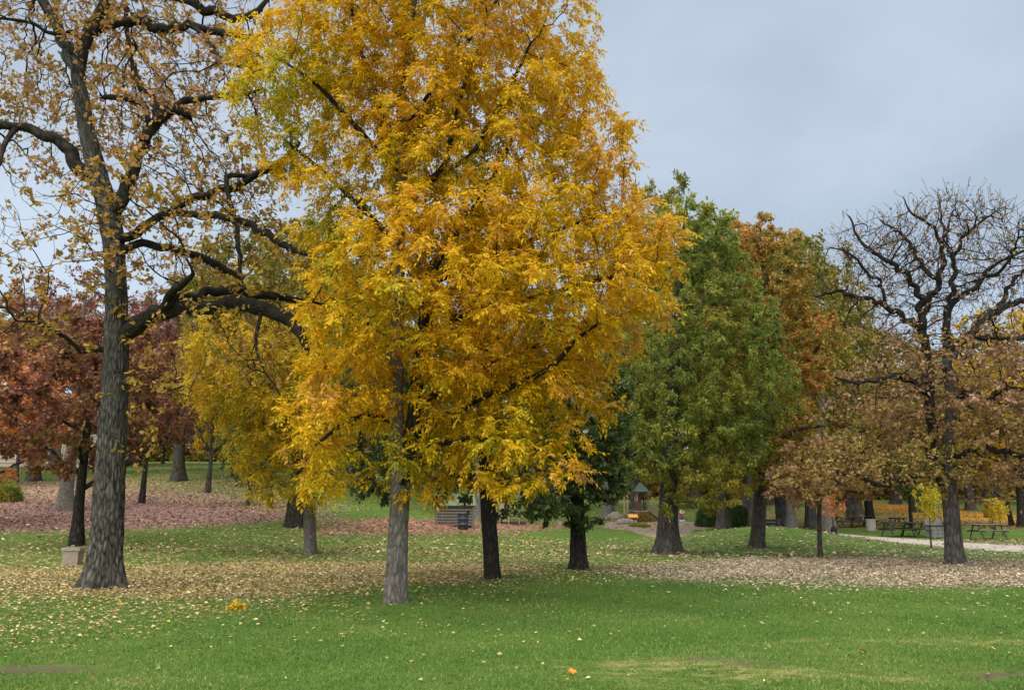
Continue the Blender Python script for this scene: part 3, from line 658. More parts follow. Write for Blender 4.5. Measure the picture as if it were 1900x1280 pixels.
# the tall yellow tree in the middle
hero('yellow_tree', 'tallest bright golden-yellow tree with drooping leaflets, nearest trunk in the middle', (735, 1117),
     [([(735, 1117, 23), (735, 1095, 21.5), (737, 1040, 20.5), (740, 970, 19.5), (743, 900, 19), (742, 860, 17), (737, 800, 15), (736, 700, 14), (738, 600, 13), (740, 500, 12), (742, 400, 11), (745, 300, 10), (743, 210, 8.5), (755, 110, 7), (768, 10, 6), (775, -120, 4.5), (785, -280, 3), (790, -420, 1.5)], .2),
      ([(745, 890, 14), (757, 840, 13), (768, 770, 12), (775, 690, 11), (784, 610, 10), (792, 530, 9.5), (820, 465, 9), (868, 405, 7), (915, 330, 5), (960, 240, 3)], .4),
      ([(743, 385, 7), (775, 350, 7.5), (810, 325, 7), (828, 300, 6), (835, 265, 5), (850, 200, 4.5), (868, 140, 4), (900, 60, 2)], -.7),
      ([(800, 330, 5), (870, 290, 4.5), (905, 235, 4.5), (945, 165, 4), (985, 80, 2.5)], -1.4),
      ([(762, 810, 8), (840, 765, 7), (900, 735, 6.5), (965, 712, 6), (1025, 678, 5), (1070, 630, 4), (1110, 600, 2)], -1.6),
      ([(792, 530, 6), (880, 490, 5.5), (1000, 440, 4.5), (1100, 405, 3.5), (1190, 385, 2)], .8),
      ([(782, 620, 6), (880, 575, 5.5), (1000, 550, 4.5), (1110, 520, 3.5), (1210, 500, 2)], -.6),
      ([(737, 650, 6), (680, 600, 5), (630, 575, 4), (580, 560, 2.5)], -1.2), ([(740, 450, 6), (670, 385, 5), (600, 320, 4), (540, 270, 2.5)], .8),
      ([(743, 330, 6), (660, 235, 5), (590, 160, 4), (520, 110, 2)], -.9), ([(744, 260, 5), (820, 140, 4.5), (910, 20, 3.5), (980, -100, 2)], 1.0),
      ([(738, 790, 6), (690, 770, 5), (640, 785, 4), (580, 830, 2.5)], -1.1), ([(748, 860, 6), (830, 820, 5), (920, 815, 4.5), (1000, 835, 3.5), (1060, 880, 2)], -1.5),
      ([(745, 300, 5), (700, 180, 4.5), (660, 60, 3.5), (640, -80, 2)], .4), ([(770, 760, 6), (880, 690, 5), (1000, 640, 4), (1150, 590, 2.5)], 1.6)],
     [(800, -240, 250, 290, 0, 2.4, .55), (825, 40, 305, 260, 0, 2.8, .85), (1040, 100, 85, 170, 0, 1.8, 1.), (540, 170, 120, 190, 0, 1.8, 1.2), (640, 60, 130, 200, .3, 2., .9), (610, 400, 80, 110, 0, 1.6, 1.1), (890, 310, 310, 230, .4, 3.0, .8), (905, 540, 355, 190, 0, 3.2, 1.1), (1160, 450, 130, 90, 0, 1.6, 1.5), (1090, 280, 90, 130, 0, 1.6, 1.2), (640, 620, 90, 160, -.4, 1.8, 1.2),
      (840, 710, 280, 110, .5, 2.4, 1.1), (980, 830, 130, 90, -1., 1.5, 1.5), (600, 810, 90, 110, -.9, 1.4, 1.4), (790, 850, 120, 75, .1, 1.3, 1.2), (1060, 700, 90, 110, -.5, 1.6)],
     6400, .15, .21, BK_GREY, LF_YEL, 34000, lambda P, D, g: pinnate(P, D, g, 4, .25, .088, .040), jit=.2, k0=56, amp=.006, seed=5, clump=.40, cs=.55, bias=lambda v: -.3 * ss(-1.2, -4.4, v[:, 0]) * ss(4.5, 6.5, v[:, 2]) + .2 * ss(-1.5, 2, v[:, 0]), rmax=.009, flare=.22, tip=.0038, tipw=2.5, lbark=BK_LIMB_SHADED)
print('t yellow', __import__('time').time() - T0)

# the half-bare oak on the right
HB = gp(1772, 1045)
hero('half_bare_oak_tree', 'oak with bare twisted top branches above brown leaves, beside the path on the right', (1772, 1046),
     [([(1772, 1046, 24), (1770, 1025, 20.5), (1767, 980, 18), (1763, 930, 17), (1759, 890, 16.5), (1757, 860, 15), (1762, 800, 11), (1764, 740, 10.5), (1759, 690, 10), (1756, 640, 9.5), (1757, 585, 9), (1768, 562, 8), (1790, 545, 7), (1812, 533, 6), (1830, 505, 5), (1858, 484, 4), (1900, 465, 3), (1940, 440, 2)], .3),
      ([(1757, 895, 12), (1738, 868, 10), (1728, 838, 9.5), (1727, 790, 9), (1724, 740, 9), (1721, 680, 9), (1717, 630, 8.5), (1713, 580, 7.5), (1708, 556, 7), (1697, 533, 5.5), (1677, 512, 5), (1656, 491, 4.5), (1630, 474, 4), (1597, 447, 3), (1576, 402, 1.5)], -.6),
      ([(1713, 575, 6), (1726, 552, 6), (1742, 525, 5.5), (1749, 490, 5), (1748, 455, 4.5), (1732, 424, 3.5), (1706, 406, 3), (1685, 385, 2.), (1677, 368, 1.2)], .5),
      ([(1757, 590, 6), (1765, 545, 5.5), (1772, 515, 5), (1769, 488, 4.5), (1779, 460, 4), (1792, 434, 3.2), (1822, 410, 2.4), (1846, 392, 1.3)], -.8),
      ([(1762, 700, 9), (1774, 645, 8.5), (1812, 602, 8), (1858, 571, 7), (1905, 556, 6), (1950, 520, 4), (1990, 470, 2)], -.5),
      ([(1716, 620, 7), (1681, 593, 6), (1643, 567, 5), (1605, 554, 4.5), (1563, 541, 3.5), (1513, 550, 2)], .8),
      ([(1742, 525, 5), (1718, 500, 4.5), (1704, 480, 4), (1690, 455, 3.5), (1668, 432, 2.6), (1635, 410, 1.6)], 1.2),
      ([(1643, 567, 3.5), (1637, 530, 3.2), (1610, 505, 3), (1575, 470, 2.2), (1540, 460, 1.4)], -.4),
      ([(1762, 660, 6), (1790, 632, 6), (1841, 624, 6), (1900, 632, 5), (1960, 620, 3)], -1.6),
      ([(1764, 760, 6), (1790, 727, 6), (1833, 739, 6), (1855, 718, 6), (1905, 722, 5), (1970, 735, 3)], -2.),
      ([(1723, 735, 6), (1677, 701, 5), (1626, 702, 4.5), (1593, 710, 3.5), (1550, 700, 2)], -1.4),
      ([(1757, 870, 7), (1728, 882, 6.5), (1675, 890, 6), (1630, 896, 5), (1580, 880, 3.5), (1520, 870, 2)], -1.8),
      ([(1760, 850, 6), (1810, 830, 5.5), (1860, 840, 5), (1920, 850, 4)], -1.8), ([(1748, 465, 3.2), (1752, 430, 2.8), (1745, 395, 2), (1740, 362, 1.2)], .3), ([(1769, 490, 3.2), (1758, 455, 2.8), (1760, 415, 2), (1775, 375, 1.2)], .6),
      ([(1824, 516, 4), (1850, 510, 3.5), (1880, 470, 2.6), (1890, 430, 1.6)], -1.), ([(1858, 571, 5), (1872, 530, 4), (1900, 500, 3), (1930, 470, 2)], .6)],
     [(1760, 465, 130, 110, 0, 2.4, 3.6), (1635, 490, 125, 85, 0, 2.0, 3.6), (1885, 480, 110, 100, 0, 2.0, 3.6), (1740, 580, 200, 70, 0, 2.4, 1.6), (1770, 720, 210, 110, 0, 3.2, 1.2), (1640, 750, 110, 100, -.3, 2.2, 1.), (1900, 760, 120, 150, 0, 2.6, 1.2), (1800, 840, 170, 70, -.3, 2.4, 1.2), (1620, 860, 120, 60, -1., 1.8, 1.3), (1890, 880, 80, 60, -.5, 1.6, 1.2), (1530, 880, 70, 40, -1.5, 1., 1.1)],
     6400, .15, .19, BK_MID, LF_OAKR, 25000, simple(.12, .082, .2, .8), jit=.34, trop=(0, 0, .08), k0=48, amp=.012, seed=9, clump=.30, cs=.7, rmax=.016, flare=.3, tip=.0056, tipw=3., wob=.2, ex=2.0, cap=40000, lbark=BK_LIMB_SHADED, spikes=lambda P: .25 + .75 * ss(at(1760, 690, HB[1])[2], at(1760, 600, HB[1])[2], P[:, 2]), bias=lambda v: -.55 * ss(1.5, -2.5, v[:, 0] - HB[0]) * ss(5.5, 3., v[:, 2]),
     prob=lambda P: ss(at(1760, 590, HB[1])[2], at(1760, 680, HB[1])[2], P[:, 2]) * 0 + .02 + ss(at(1760, 570, HB[1])[2], at(1760, 700, HB[1])[2], P[:, 2]) ** 1.3 * (.10 + ss(.40, .60, vnoise(P / .75, 73) * .65 + vnoise(P / .35, 74) * .35)))
print('t right oak', __import__('time').time() - T0)

# dark green trees behind the yellow one
hero('dark_green_tree', 'dark-trunked tree with deep green leaves just behind the tall yellow tree', (916, 1073),
     [([(916, 1073, 19), (913, 1055, 17), (911, 1010, 16.5), (907, 960, 16), (904, 910, 15), (900, 850, 13), (893, 750, 11), (890, 620, 9), (888, 520, 6), (885, 430, 3)], .2),
      ([(903, 905, 9), (885, 895, 8), (860, 880, 6), (830, 890, 4), (810, 920, 2)], -1.), ([(903, 890, 8), (935, 860, 7), (980, 850, 5), (1010, 880, 3)], -.8), ([(898, 820, 8), (830, 780, 6), (740, 770, 4), (670, 800, 2)], .5),
      ([(893, 740, 8), (960, 680, 6), (1040, 660, 4)], .8), ([(891, 640, 7), (820, 560, 5), (770, 500, 3)], -.5)],
     [(880, 520, 150, 150, .5, 2.4), (860, 720, 220, 130, .5, 2.8), (720, 830, 90, 100, .6, 1.6), (680, 900, 45, 50, .6, 1., 1.3), (830, 915, 45, 40, -.2, .9, 1.3), (960, 910, 70, 60, .4, 1.2), (1010, 930, 40, 40, .2, .8, 1.3)],
     2200, .2, .3, BK_DARK, LF_DKG, 34000, simple(.13, .075, .35), jit=.22, k0=36, amp=.008, seed=12, clump=.38, cs=.8, group='green trees in the middle')
hero('dark_green_tree', 'low-branched dark green tree right of the dark trunk, skirted with leaves', (1074, 1056),
     [([(1074, 1056, 20), (1074, 1040, 16.5), (1073, 1000, 15), (1072, 950, 14), (1070, 880, 12), (1068, 780, 9), (1068, 680, 6), (1068, 600, 3)], .1),
      ([(1071, 930, 7), (1040, 910, 5), (1005, 930, 3)], -.8), ([(1071, 920, 7), (1110, 890, 5), (1150, 880, 3)], -.8), ([(1070, 860, 6), (1120, 810, 5), (1160, 780, 3)], .5), ([(1069, 840, 6), (1010, 790, 4)], .6)],
     [(1075, 760, 110, 130, 0, 2.2), (1110, 860, 70, 70, -.3, 1.4, 1.2), (1060, 930, 60, 45, -.5, 1., 1.5), (1010, 940, 42, 40, -.6, .8, 1.5), (1130, 900, 50, 40, -.5, 1., 1.3), (1090, 960, 34, 26, -.7, .5, 1.5)],
     1700, .18, .27, BK_DARK, LF_DKG, 26000, simple(.125, .075, .35), jit=.22, k0=32, amp=.008, seed=13, clump=.36, cs=.8, group='green trees in the middle')
hero('green_tree', 'broad light green tree turning yellow, with widely flared trunk base', (1240, 1026),
     [([(1240, 1026, 26), (1240, 1005, 22), (1239, 970, 19.5), (1240, 930, 18), (1242, 880, 16), (1245, 800, 14), (1250, 700, 12), (1255, 600, 10), (1262, 500, 7), (1270, 420, 4), (1275, 365, 2)], .2),
      ([(1244, 840, 7), (1300, 800, 6), (1380, 790, 4), (1450, 760, 2)], -1.5), ([(1242, 870, 7), (1190, 840, 6), (1150, 850, 4)], -1.2), ([(1247, 760, 7), (1180, 700, 5), (1150, 640, 3)], .8), ([(1250, 700, 7), (1320, 650, 5), (1400, 620, 3)], .9), ([(1254, 620, 6), (1320, 540, 4), (1350, 480, 2)], -.8)],
     [(1285, 450, 85, 95, 0, 2.4, 1.8), (1240, 440, 60, 80, .3, 1.8, 1.6), (1330, 480, 60, 80, 0, 1.8, 1.6), (1310, 590, 130, 120, 0, 3.2), (1320, 710, 160, 120, 0, 3.6), (1290, 810, 150, 90, -.3, 3.2), (1230, 865, 90, 48, -1., 1.8, 1.2), (1320, 890, 75, 60, -1., 1.8, 1.2), (1170, 740, 75, 140, 0, 2.4, 1.2), (1425, 725, 70, 75, -.5, 1.8, 1.6), (1395, 620, 65, 90, 0, 2., 1.4), (1310, 925, 45, 28, -1.2, .9, 1.3), (1240, 940, 22, 30, -1., .5, 1.5)],
     4600, .24, .31, BK_MID, LF_GREEN, 88000, simple(.155, .062, .45), jit=.2, k0=40, amp=.012, seed=14, clump=.30, cs=.9, bias=lambda v: .5 * ss(5.5, 2., v[:, 2]) - .15, flare=.75, rmax=.014, tip=.005, lobes=4, lobe_h=.55, group='green trees in the middle')
hero('orange_topped_tree', 'tree with rust-orange top and thick dark trunk on the low mound', (1406, 1016),
     [([(1406, 1016, 18), (1406, 1002, 15), (1409, 960, 13.5), (1412, 910, 12.5), (1418, 850, 11.5), (1428, 790, 10), (1435, 720, 9), (1432, 640, 8), (1425, 560, 6), (1415, 480, 4), (1410, 420, 2)], .4),
      ([(1430, 770, 6), (1480, 700, 5), (1520, 640, 3)], -1.), ([(1434, 700, 6), (1390, 600, 5), (1365, 500, 3)], .8), ([(1432, 640, 6), (1460, 540, 4), (1470, 460, 2)], .6), ([(1420, 840, 5), (1470, 800, 4), (1530, 790, 2)], -1.4), ([(1416, 870, 5), (1380, 850, 3)], -1.2)],
     [(1390, 460, 75, 65, .5, 2.4), (1445, 510, 65, 90, 0, 2.2), (1400, 620, 70, 90, .8, 2.6, .8), (1510, 620, 55, 60, -.3, 1.8), (1490, 700, 60, 60, 0, 2., .8), (1440, 780, 80, 70, .3, 2.4, .7), (1370, 870, 60, 35, -.6, 1.4), (1460, 850, 80, 50, -.6, 1.8, .8)],
     2000, .28, .38, BK_MID, LF_ORG, 38000, simple(.17, .085, .3), jit=.25, k0=32, amp=.012, seed=15, clump=.32, cs=1.0, rmax=.015, tip=.006, group='trees right of the middle')
hero('oak_sapling', 'slim young oak with coppery leaves, thin trunk near the pale leaves', (1522, 1033),
     [([(1522, 1034, 5.5), (1521, 1010, 5), (1520, 960, 4.6), (1521, 920, 4.2), (1524, 870, 3.2), (1526, 800, 2)], .1),
      ([(1520, 930, 3), (1490, 905, 2.4), (1450, 900, 1.6), (1430, 915, 1)], -.6), ([(1521, 925, 3), (1560, 910, 2.2), (1600, 915, 1.4)], -.5), ([(1523, 880, 2.4), (1560, 850, 2), (1590, 830, 1)], .5), ([(1523, 870, 2.4), (1480, 850, 2)], .6)],
     [(1480, 890, 70, 38, -.3, 1.3), (1570, 890, 75, 42, -.2, 1.3), (1520, 845, 70, 40, 0, 1.3), (1440, 915, 40, 18, -.6, .6), (1500, 925, 40, 18, -.4, .6)],
     700, .15, .22, BK_MID, LF_OAKR, 5200, simple(.14, .10, .3), jit=.3, k0=20, amp=.003, seed=16, clump=.33, cs=.6, rmax=.012, flare=.15, group='trees right of the middle')
hero('yellow_tree', 'smaller yellow tree with twin-ribbed trunk, between the oak and the tall yellow tree', (575, 1028),
     [([(576, 1028, 15), (575, 1012, 13), (574, 970, 12.5), (572, 920, 12), (566, 880, 10), (555, 800, 8), (540, 700, 6), (525, 620, 3)], .1),
      ([(573, 925, 9), (590, 880, 7), (605, 800, 5), (600, 700, 3)], .6), ([(568, 890, 5), (530, 900, 4), (480, 905, 2.5), (455, 920, 1.4)], -1.), ([(560, 830, 6), (500, 790, 4.5), (430, 740, 3)], -.5), ([(550, 770, 5), (470, 690, 4), (400, 640, 2)], .4)],
     [(470, 700, 130, 90, 0, 2.6), (420, 640, 90, 70, .4, 2.2), (560, 760, 100, 110, 0, 2.4), (480, 820, 70, 70, 0, 1.8), (500, 900, 50, 38, -.8, 1.2, 1.2), (590, 890, 60, 45, -.4, 1.4), (555, 650, 80, 80, 0, 2.)],
     2400, .2, .3, BK_GREY, LF_YEL2, 8000, lambda P, D, g: pinnate(P, D, g, 3, .30, .13, .055), jit=.2, k0=36, amp=.010, seed=17, clump=.40, cs=.8, rmax=.013, tip=.005, lobes=3, flare=.35, group='yellow trees')
print('t heroes', __import__('time').time() - T0)

# ---------------------------------------------------------------- background trees: a few grown forms, copied with their own size, turn and leaves
def grow_form(seed, H, trunk_h, crown, nl, rt, natt=700, step=.32, kill=.5, lean=0., nleaf=9000, L=.17, W=.10, clump=.38, jit=.25, cs=1.1):
    rng = np.random.default_rng(seed); z = np.linspace(-.3, H * .86, 10)
    tr = np.stack([lean * z + .10 * np.sin(z * .8 + seed), .12 * np.sin(z * .6 + 2 * seed), z], 1); rad = rt * np.interp(z, [-.3, 0, .5, trunk_h, H * .86], [1.55, 1.45, 1.05, .8, .12])
    pos, par, rm = [], [], []
    Q = catmull(np.column_stack([tr, rad]), step)
    for i, q in enumerate(Q): pos.append(q[:3]); par.append(i - 1); rm.append(q[3])
    nt_ = len(Q)
    for i in range(nl):
        z0 = trunk_h + (H * .7 - trunk_h) * (i / max(1, nl - 1)) ** 1.1; j = int(np.argmin(np.abs(Q[:, 2] - z0))); a = i * 2.4 + rng.random() * .8; le = crown * (.75 - .35 * i / nl) * (.8 + .4 * rng.random())
        b = np.array(pos[j]); pp = [b, b + np.array([cos(a) * le * .35, sin(a) * le * .35, le * .22]), b + np.array([cos(a + .2) * le * .7, sin(a + .2) * le * .7, le * .45]), b + np.array([cos(a + .1) * le, sin(a + .1) * le, le * .75])]
        r0 = Q[j, 3] * .55; C = catmull(np.column_stack([pp, [r0, r0 * .75, r0 * .5, r0 * .2]]), step)[1:]
        C[:, :3] += rng.normal(0, .04, C[:, :3].shape)
        for k, q in enumerate(C): par.append(j if k == 0 else len(pos) - 1); pos.append(q[:3]); rm.append(max(q[3], .008))
    mid_ = (H + trunk_h) / 2
    env = [((lean * mid_, 0, mid_), (crown, crown, (H - trunk_h) / 2))]
    for i in range(6):
        a = i * 1.05 + rng.random(); env.append(((cos(a) * crown * .5 + lean * mid_, sin(a) * crown * .5, mid_ + rng.normal(0, .18) * (H - trunk_h)), (crown * .55, crown * .55, crown * .45), 1.2))
    A = in_env(env, natt, rng, clump, cs)
    P, PA = colonize(np.array(pos), np.array(par), A, step, kill, rng, jit)
    P = smooth(P, PA, len(pos)); r = radii(P, PA, np.array(rm), .007)
    return P, PA, r, rng, nleaf, L, W
FORMS = {}
def form(key, *a, **k):
    P, PA, r, rng, nleaf, L, W = grow_form(*a, **k)
    root = empty('proto', (0, 0, 0)); wood_parts(root, np.zeros(3), P, PA, r, 0, rng, BK_MID, 20, .012, False, .45, minr=.006)
    LP, LD = leaf_nodes(P, PA, r, nleaf, rng, .022, 3.)
    v, f, a_ = leaves(LP + rng.normal(0, L * .5, LP.shape), LD, L, W, rng, .3, .6)
    mesh('crown', v, [f], LF_OLIVE, root, fattr=dict(rnd=a_))
    FORMS[key] = {c.name.split('.')[0]: c.data for c in root.children}
    for c in list(root.children): bpy.data.objects.remove(c)
    bpy.data.objects.remove(root)
form('round', 31, 10, 2.4, 3.4, 9, .26, nleaf=16000, L=.19, W=.11)
form('tall', 32, 14, 3.6, 4.0, 10, .34, natt=950, nleaf=19000, L=.21, W=.12)
form('tall2', 33, 13, 3.0, 3.6, 9, .30, natt=850, nleaf=17000, L=.21, W=.12, lean=.03)
form('sparse', 34, 13, 3.5, 3.8, 11, .32, natt=900, nleaf=6000, L=.20, W=.11, clump=.42)
form('low', 35, 7, 1.3, 3.2, 9, .17, natt=750, nleaf=14000, L=.16, W=.10)
form('sapling', 36, 3.6, 1.3, .9, 6, .04, natt=160, step=.15, kill=.24, nleaf=1500, L=.13, W=.08, cs=.6)
print('t forms', __import__('time').time() - T0)
def place(key, p, H, leafm, name, label, group, rot=None, wide=1.0, bark=None, girth=None, seen=True):
    H0 = dict(round=10, tall=14, tall2=13, sparse=13, low=7, sapling=3.6)[key]; s = H / H0
    root = empty(name, p, R.random() * 6.28 if rot is None else rot, (s * wide, s * wide, s)); tag(root, label, 'tree', group)
    for nm in ('trunk', 'crown'):
        o_ = bpy.data.objects.new(nm, FORMS[key][nm]); COL.objects.link(o_); o_.parent = root
        if nm == 'crown': o_['kind'] = 'stuff'
        o_.material_slots[0].link = 'OBJECT'; o_.material_slots[0].material = leafm if nm == 'crown' else (bark or BK_MID)
    return root
def HH(p, ytop):                                    # height whose top reaches a row of the photo
    return (HOR - ytop) / F * p[1] * 1.02 + CAMZ - p[2]
GL, GM_, GR = 'trees on the left slope', 'trees behind the play area', 'trees around the picnic tables'
def tr(key, px, Y, ytop, leafm, name, label, group, wide=1., bark=None):
    p = gy(px, Y); return place(key, p, max(1.5, HH(p, ytop)), leafm, name, label, group, wide=wide, bark=bark)
# left
tr('low', 140, 31, 545, LF_BRUST, 'maple_tree', 'slim black-trunked maple with brown-red leaves beside the oak', GL, .95, BK_DARK)
tr('sparse', 122, 46, 470, LF_MAROON, 'maple_tree', 'big grey-trunked tree with thin maroon leaves on the slope', GL, 1.0, BK_GREY)
tr('low', -50, 38, 610, LF_RED, 'maple_tree', 'bright orange-red maple at the left edge', GL, 1.0)
tr('low', 262, 50, 540, LF_MAROON, 'maple_tree', 'dark maroon maple just right of the oak trunk', GL, .5, BK_DARK)
tr('low', 383, 57, 575, LF_GOLD, 'maple_tree', 'ochre tree with short grey trunk on leafy slope', GL, .5)
tr('low', 457, 49, 760, LF_DKG, 'small_tree', 'small dark green tree under yellow branches', GL, .8)
tr('tall', 553, 39, 385, LF_OLIVE, 'deciduous_tree', 'tall olive-green tree behind the smaller yellow tree', GL, 1.0, BK_DARK)
tr('tall2', 455, 62, 385, LF_OLIVE, 'deciduous_tree', 'far tall olive-green tree under the low oak limb', GL, 1.1)
tr('tall', 620, 66, 390, LF_GREEN, 'green_tree', 'far tall green tree left of the tall yellow trunk', GL, 1.0)
tr('sparse', 330, 66, 480, LF_PURPLE, 'maple_tree', 'sparse plum-coloured tree seen through the oak limbs', GL, 1.)
tr('round', 60, 66, 520, LF_RUST, 'maple_tree', 'rusty orange tree behind the oak on the hill', GL, 1.)
tr('low', 30, 62, 700, LF_MAROON, 'small_tree', 'low dark maroon tree in front of the house', GL, .8)
tr('round', -60, 72, 560, LF_OLIVE, 'deciduous_tree', 'dull green tree at the left edge of the hill', GL, 1.1)
tr('tall', 480, 80, 470, LF_GOLD, 'maple_tree', 'far golden tree on the hill crest', GL, 1.1)
tr('round', 250, 92, 560, LF_PURPLE, 'maple_tree', 'far plum-grey tree on the hill crest', GL, 1.3)
tr('tall2', 640, 84, 480, LF_OLIVE, 'deciduous_tree', 'far olive-green tree behind the smaller yellow tree', GL, 1.1)
tr('low', 330, 78, 650, LF_PURPLE, 'maple_tree', 'low plum-coloured tree on the slope between oak and ochre tree', GL, .7)
tr('low', 200, 74, 640, LF_BRUST, 'maple_tree', 'low russet tree on the slope hidden behind the oak trunk', GL, .7)
tr('low', 120, 96, 770, LF_BRUST, 'small_tree', 'low rusty tree beside the far house', GL, 1.1)
tr('low', 300, 99, 780, LF_OLIVE, 'small_tree', 'low dull green tree on the hill crest right of the house', GL, 1.2)
tr('low', 415, 97, 775, LF_MAROON, 'small_tree', 'low maroon tree on the hill crest beyond the ochre tree', GL, 1.2)
tr('low', 540, 98, 790, LF_OLIVE, 'small_tree', 'low green tree on the hill crest left of the tall yellow trunk', GL, 1.2)
tr('low', 430, 70, 700, LF_OLIVE, 'small_tree', 'low olive-green tree beyond the ochre tree on the slope', GL, .7)
# middle
tr('tall', 1238, 50, 292, LF_OLIVE, 'green_tree', 'tall olive-green tree filling the gap right of the tall yellow crown', GM_, .68)
tr('tall', 1398, 54, 398, LF_ORG, 'deciduous_tree', 'orange crown rising behind the light green tree', GR, .62)
tr('round', 1340, 56, 372, LF_GREEN, 'green_tree', 'green crown joining the light green tree and the orange crown', GR, .6)
tr('round', 1450, 60, 405, LF_ORG, 'deciduous_tree', 'second orange crown left of the olive crown', GR, .6)
tr('round', 1505, 58, 428, LF_OLIVE, 'deciduous_tree', 'rounded olive crown between orange crown and bare branches', GR, .62)
tr('round', 1580, 70, 560, LF_OLIVE, 'deciduous_tree', 'dull green crown showing below the bare branches', GR, .8)
tr('tall', 888, 58, 560, LF_DKG, 'green_tree', 'grey-trunked green tree beside the wooden play cabin', GM_, .8, BK_GREY)
tr('tall2', 770, 86, 600, LF_GREEN, 'green_tree', 'far green tree behind the play cabin', GM_, 1.2)
tr('tall', 1128, 72, 520, LF_GREEN, 'green_tree', 'far green tree left of the climbing frame', GM_, .9, BK_GREY)
tr('tall2', 1176, 84, 560, LF_OLIVE, 'deciduous_tree', 'far tree right behind the climbing frame', GM_, 1.)
tr('tall', 1010, 95, 560, LF_OLIVE, 'deciduous_tree', 'far olive-green tree between the two dark trunks', GM_, 1.2)
tr('tall2', 1350, 58, 620, LF_BROWN, 'deciduous_tree', 'thin-trunked brown tree behind the juniper bushes', GR, .7)
tr('tall', 1388, 62, 600, LF_OLIVE, 'deciduous_tree', 'straight grey-trunked tree behind the mound', GR, .7, BK_GREY)
tr('tall2', 1290, 92, 600, LF_GOLD, 'deciduous_tree', 'far golden tree behind the painted figure', GR, 1.2)
# right
tr('tall', 1470, 54, 560, LF_OLIVE, 'deciduous_tree', 'olive-green tree with wide grey trunk behind the mound', GR, .85, BK_GREY)
tr('tall2', 1541, 47, 415, LF_OLIVE, 'deciduous_tree', 'tall olive-topped tree with a bag against its thick trunk', GR, .72, BK_GREY)
tr('tall', 1612, 62, 640, LF_BROWN, 'deciduous_tree', 'brown-leaved tree with thick trunk beside the concrete bin', GR, 1., BK_DARK)
tr('round', 1693, 57, 800, LF_DKG, 'green_tree', 'dark green tree with thin trunk behind the picnic tables', GR, .7, BK_DARK)
tr('tall', 1742, 48, 640, LF_BROWN, 'deciduous_tree', 'grey-trunked brown tree by the stone grill', GR, .7, BK_GREY)
tr('tall', 1905, 60, 560, LF_GOLD, 'deciduous_tree', 'orange-gold tree at the right edge', GR, 1.0, BK_DARK)
tr('round', 1876, 62, 790, LF_GOLD, 'deciduous_tree', 'low golden tree with short dark trunk at right', GR, .8, BK_DARK)
tr('round', 1836, 74, 740, LF_BROWN, 'deciduous_tree', 'reddish brown tree on the far orange lawn', GR, .9)
tr('sapling', 1732, 34, 885, LF_BRIGHT, 'maple_sapling', 'spindly pale yellow-green sapling beside the path', GR, .8)
tr('sapling', 1846, 48, 918, LF_BRIGHT, 'maple_sapling', 'bright yellow sapling left of its twin by the right bench', GR, 1.0)
tr('sapling', 1860, 47, 922, LF_GOLD, 'maple_sapling', 'golden sapling right of its twin by the right bench', GR, 1.0)
tr('sapling', 1553, 44, 905, LF_RED, 'maple_sapling', 'small coral-red sapling in front of the thick grey trunk', GR, 1.0)
tr('low', 1838, 66, 930, LF_RED, 'small_tree', 'small russet shrub tree left of the yellow saplings', GR, .7)
k = 0
for px, Y, yt, lm, key in [(1560, 96, 640, LF_DKG, 'tall'), (1660, 102, 620, LF_OLIVE, 'tall2'), (1760, 110, 640, LF_GREEN, 'tall'), (1850, 104, 650, LF_BROWN, 'tall2'), (1950, 98, 600, LF_OLIVE, 'tall'), (1430, 100, 600, LF_OLIVE, 'tall'), (1700, 84, 700, LF_OLIVE, 'round'), (1590, 80, 690, LF_GOLD, 'round'), (1800, 88, 700, LF_DKG, 'round')]:
    side = ['dark green', 'olive', 'fresh green', 'brown', 'dull olive', 'tall olive', 'round olive', 'round golden', 'round dark green'][k]
    where = ['left of the picnic tables', 'above the orange leaves', 'behind the right oak trunk', 'right of the oak trunk', 'at the right edge', 'behind the orange-topped tree', 'behind the dark green tree', 'behind the concrete bin', 'behind the far orange lawn'][k]
    tr(key, px, Y, yt, lm, 'far_tree', '%s far tree %s' % (side, where), 'far trees on the right', 1.15); k += 1
# a distant wood that reads as one mass
rng = np.random.default_rng(50); nW = 64000
ang = rng.uniform(-.8, .8, nW); yy = rng.uniform(116, 130, nW); xx = np.tan(ang) * yy
topz = 6.0 + 3.0 * vnoise(np.stack([xx * .12, yy * .12, 0 * xx], 1), 31) + 2.0 * vnoise(np.stack([xx * .4, yy * .4, 0 * xx], 1), 32)
zz = h(xx, yy) + rng.random(nW) ** 1.35 * topz - .2
v, f, a = leaves(np.stack([xx, yy, zz], 1), np.tile([[0, 0, 1.]], (nW, 1)), 1.0, .65, rng, .2, .8)
tag(mesh('distant_woodland', v, [f], LF_BROWN, fattr=dict(rnd=a)), 'dim mixed woodland closing off the park far behind', 'woodland', kind='stuff')
print('t bg', __import__('time').time() - T0)

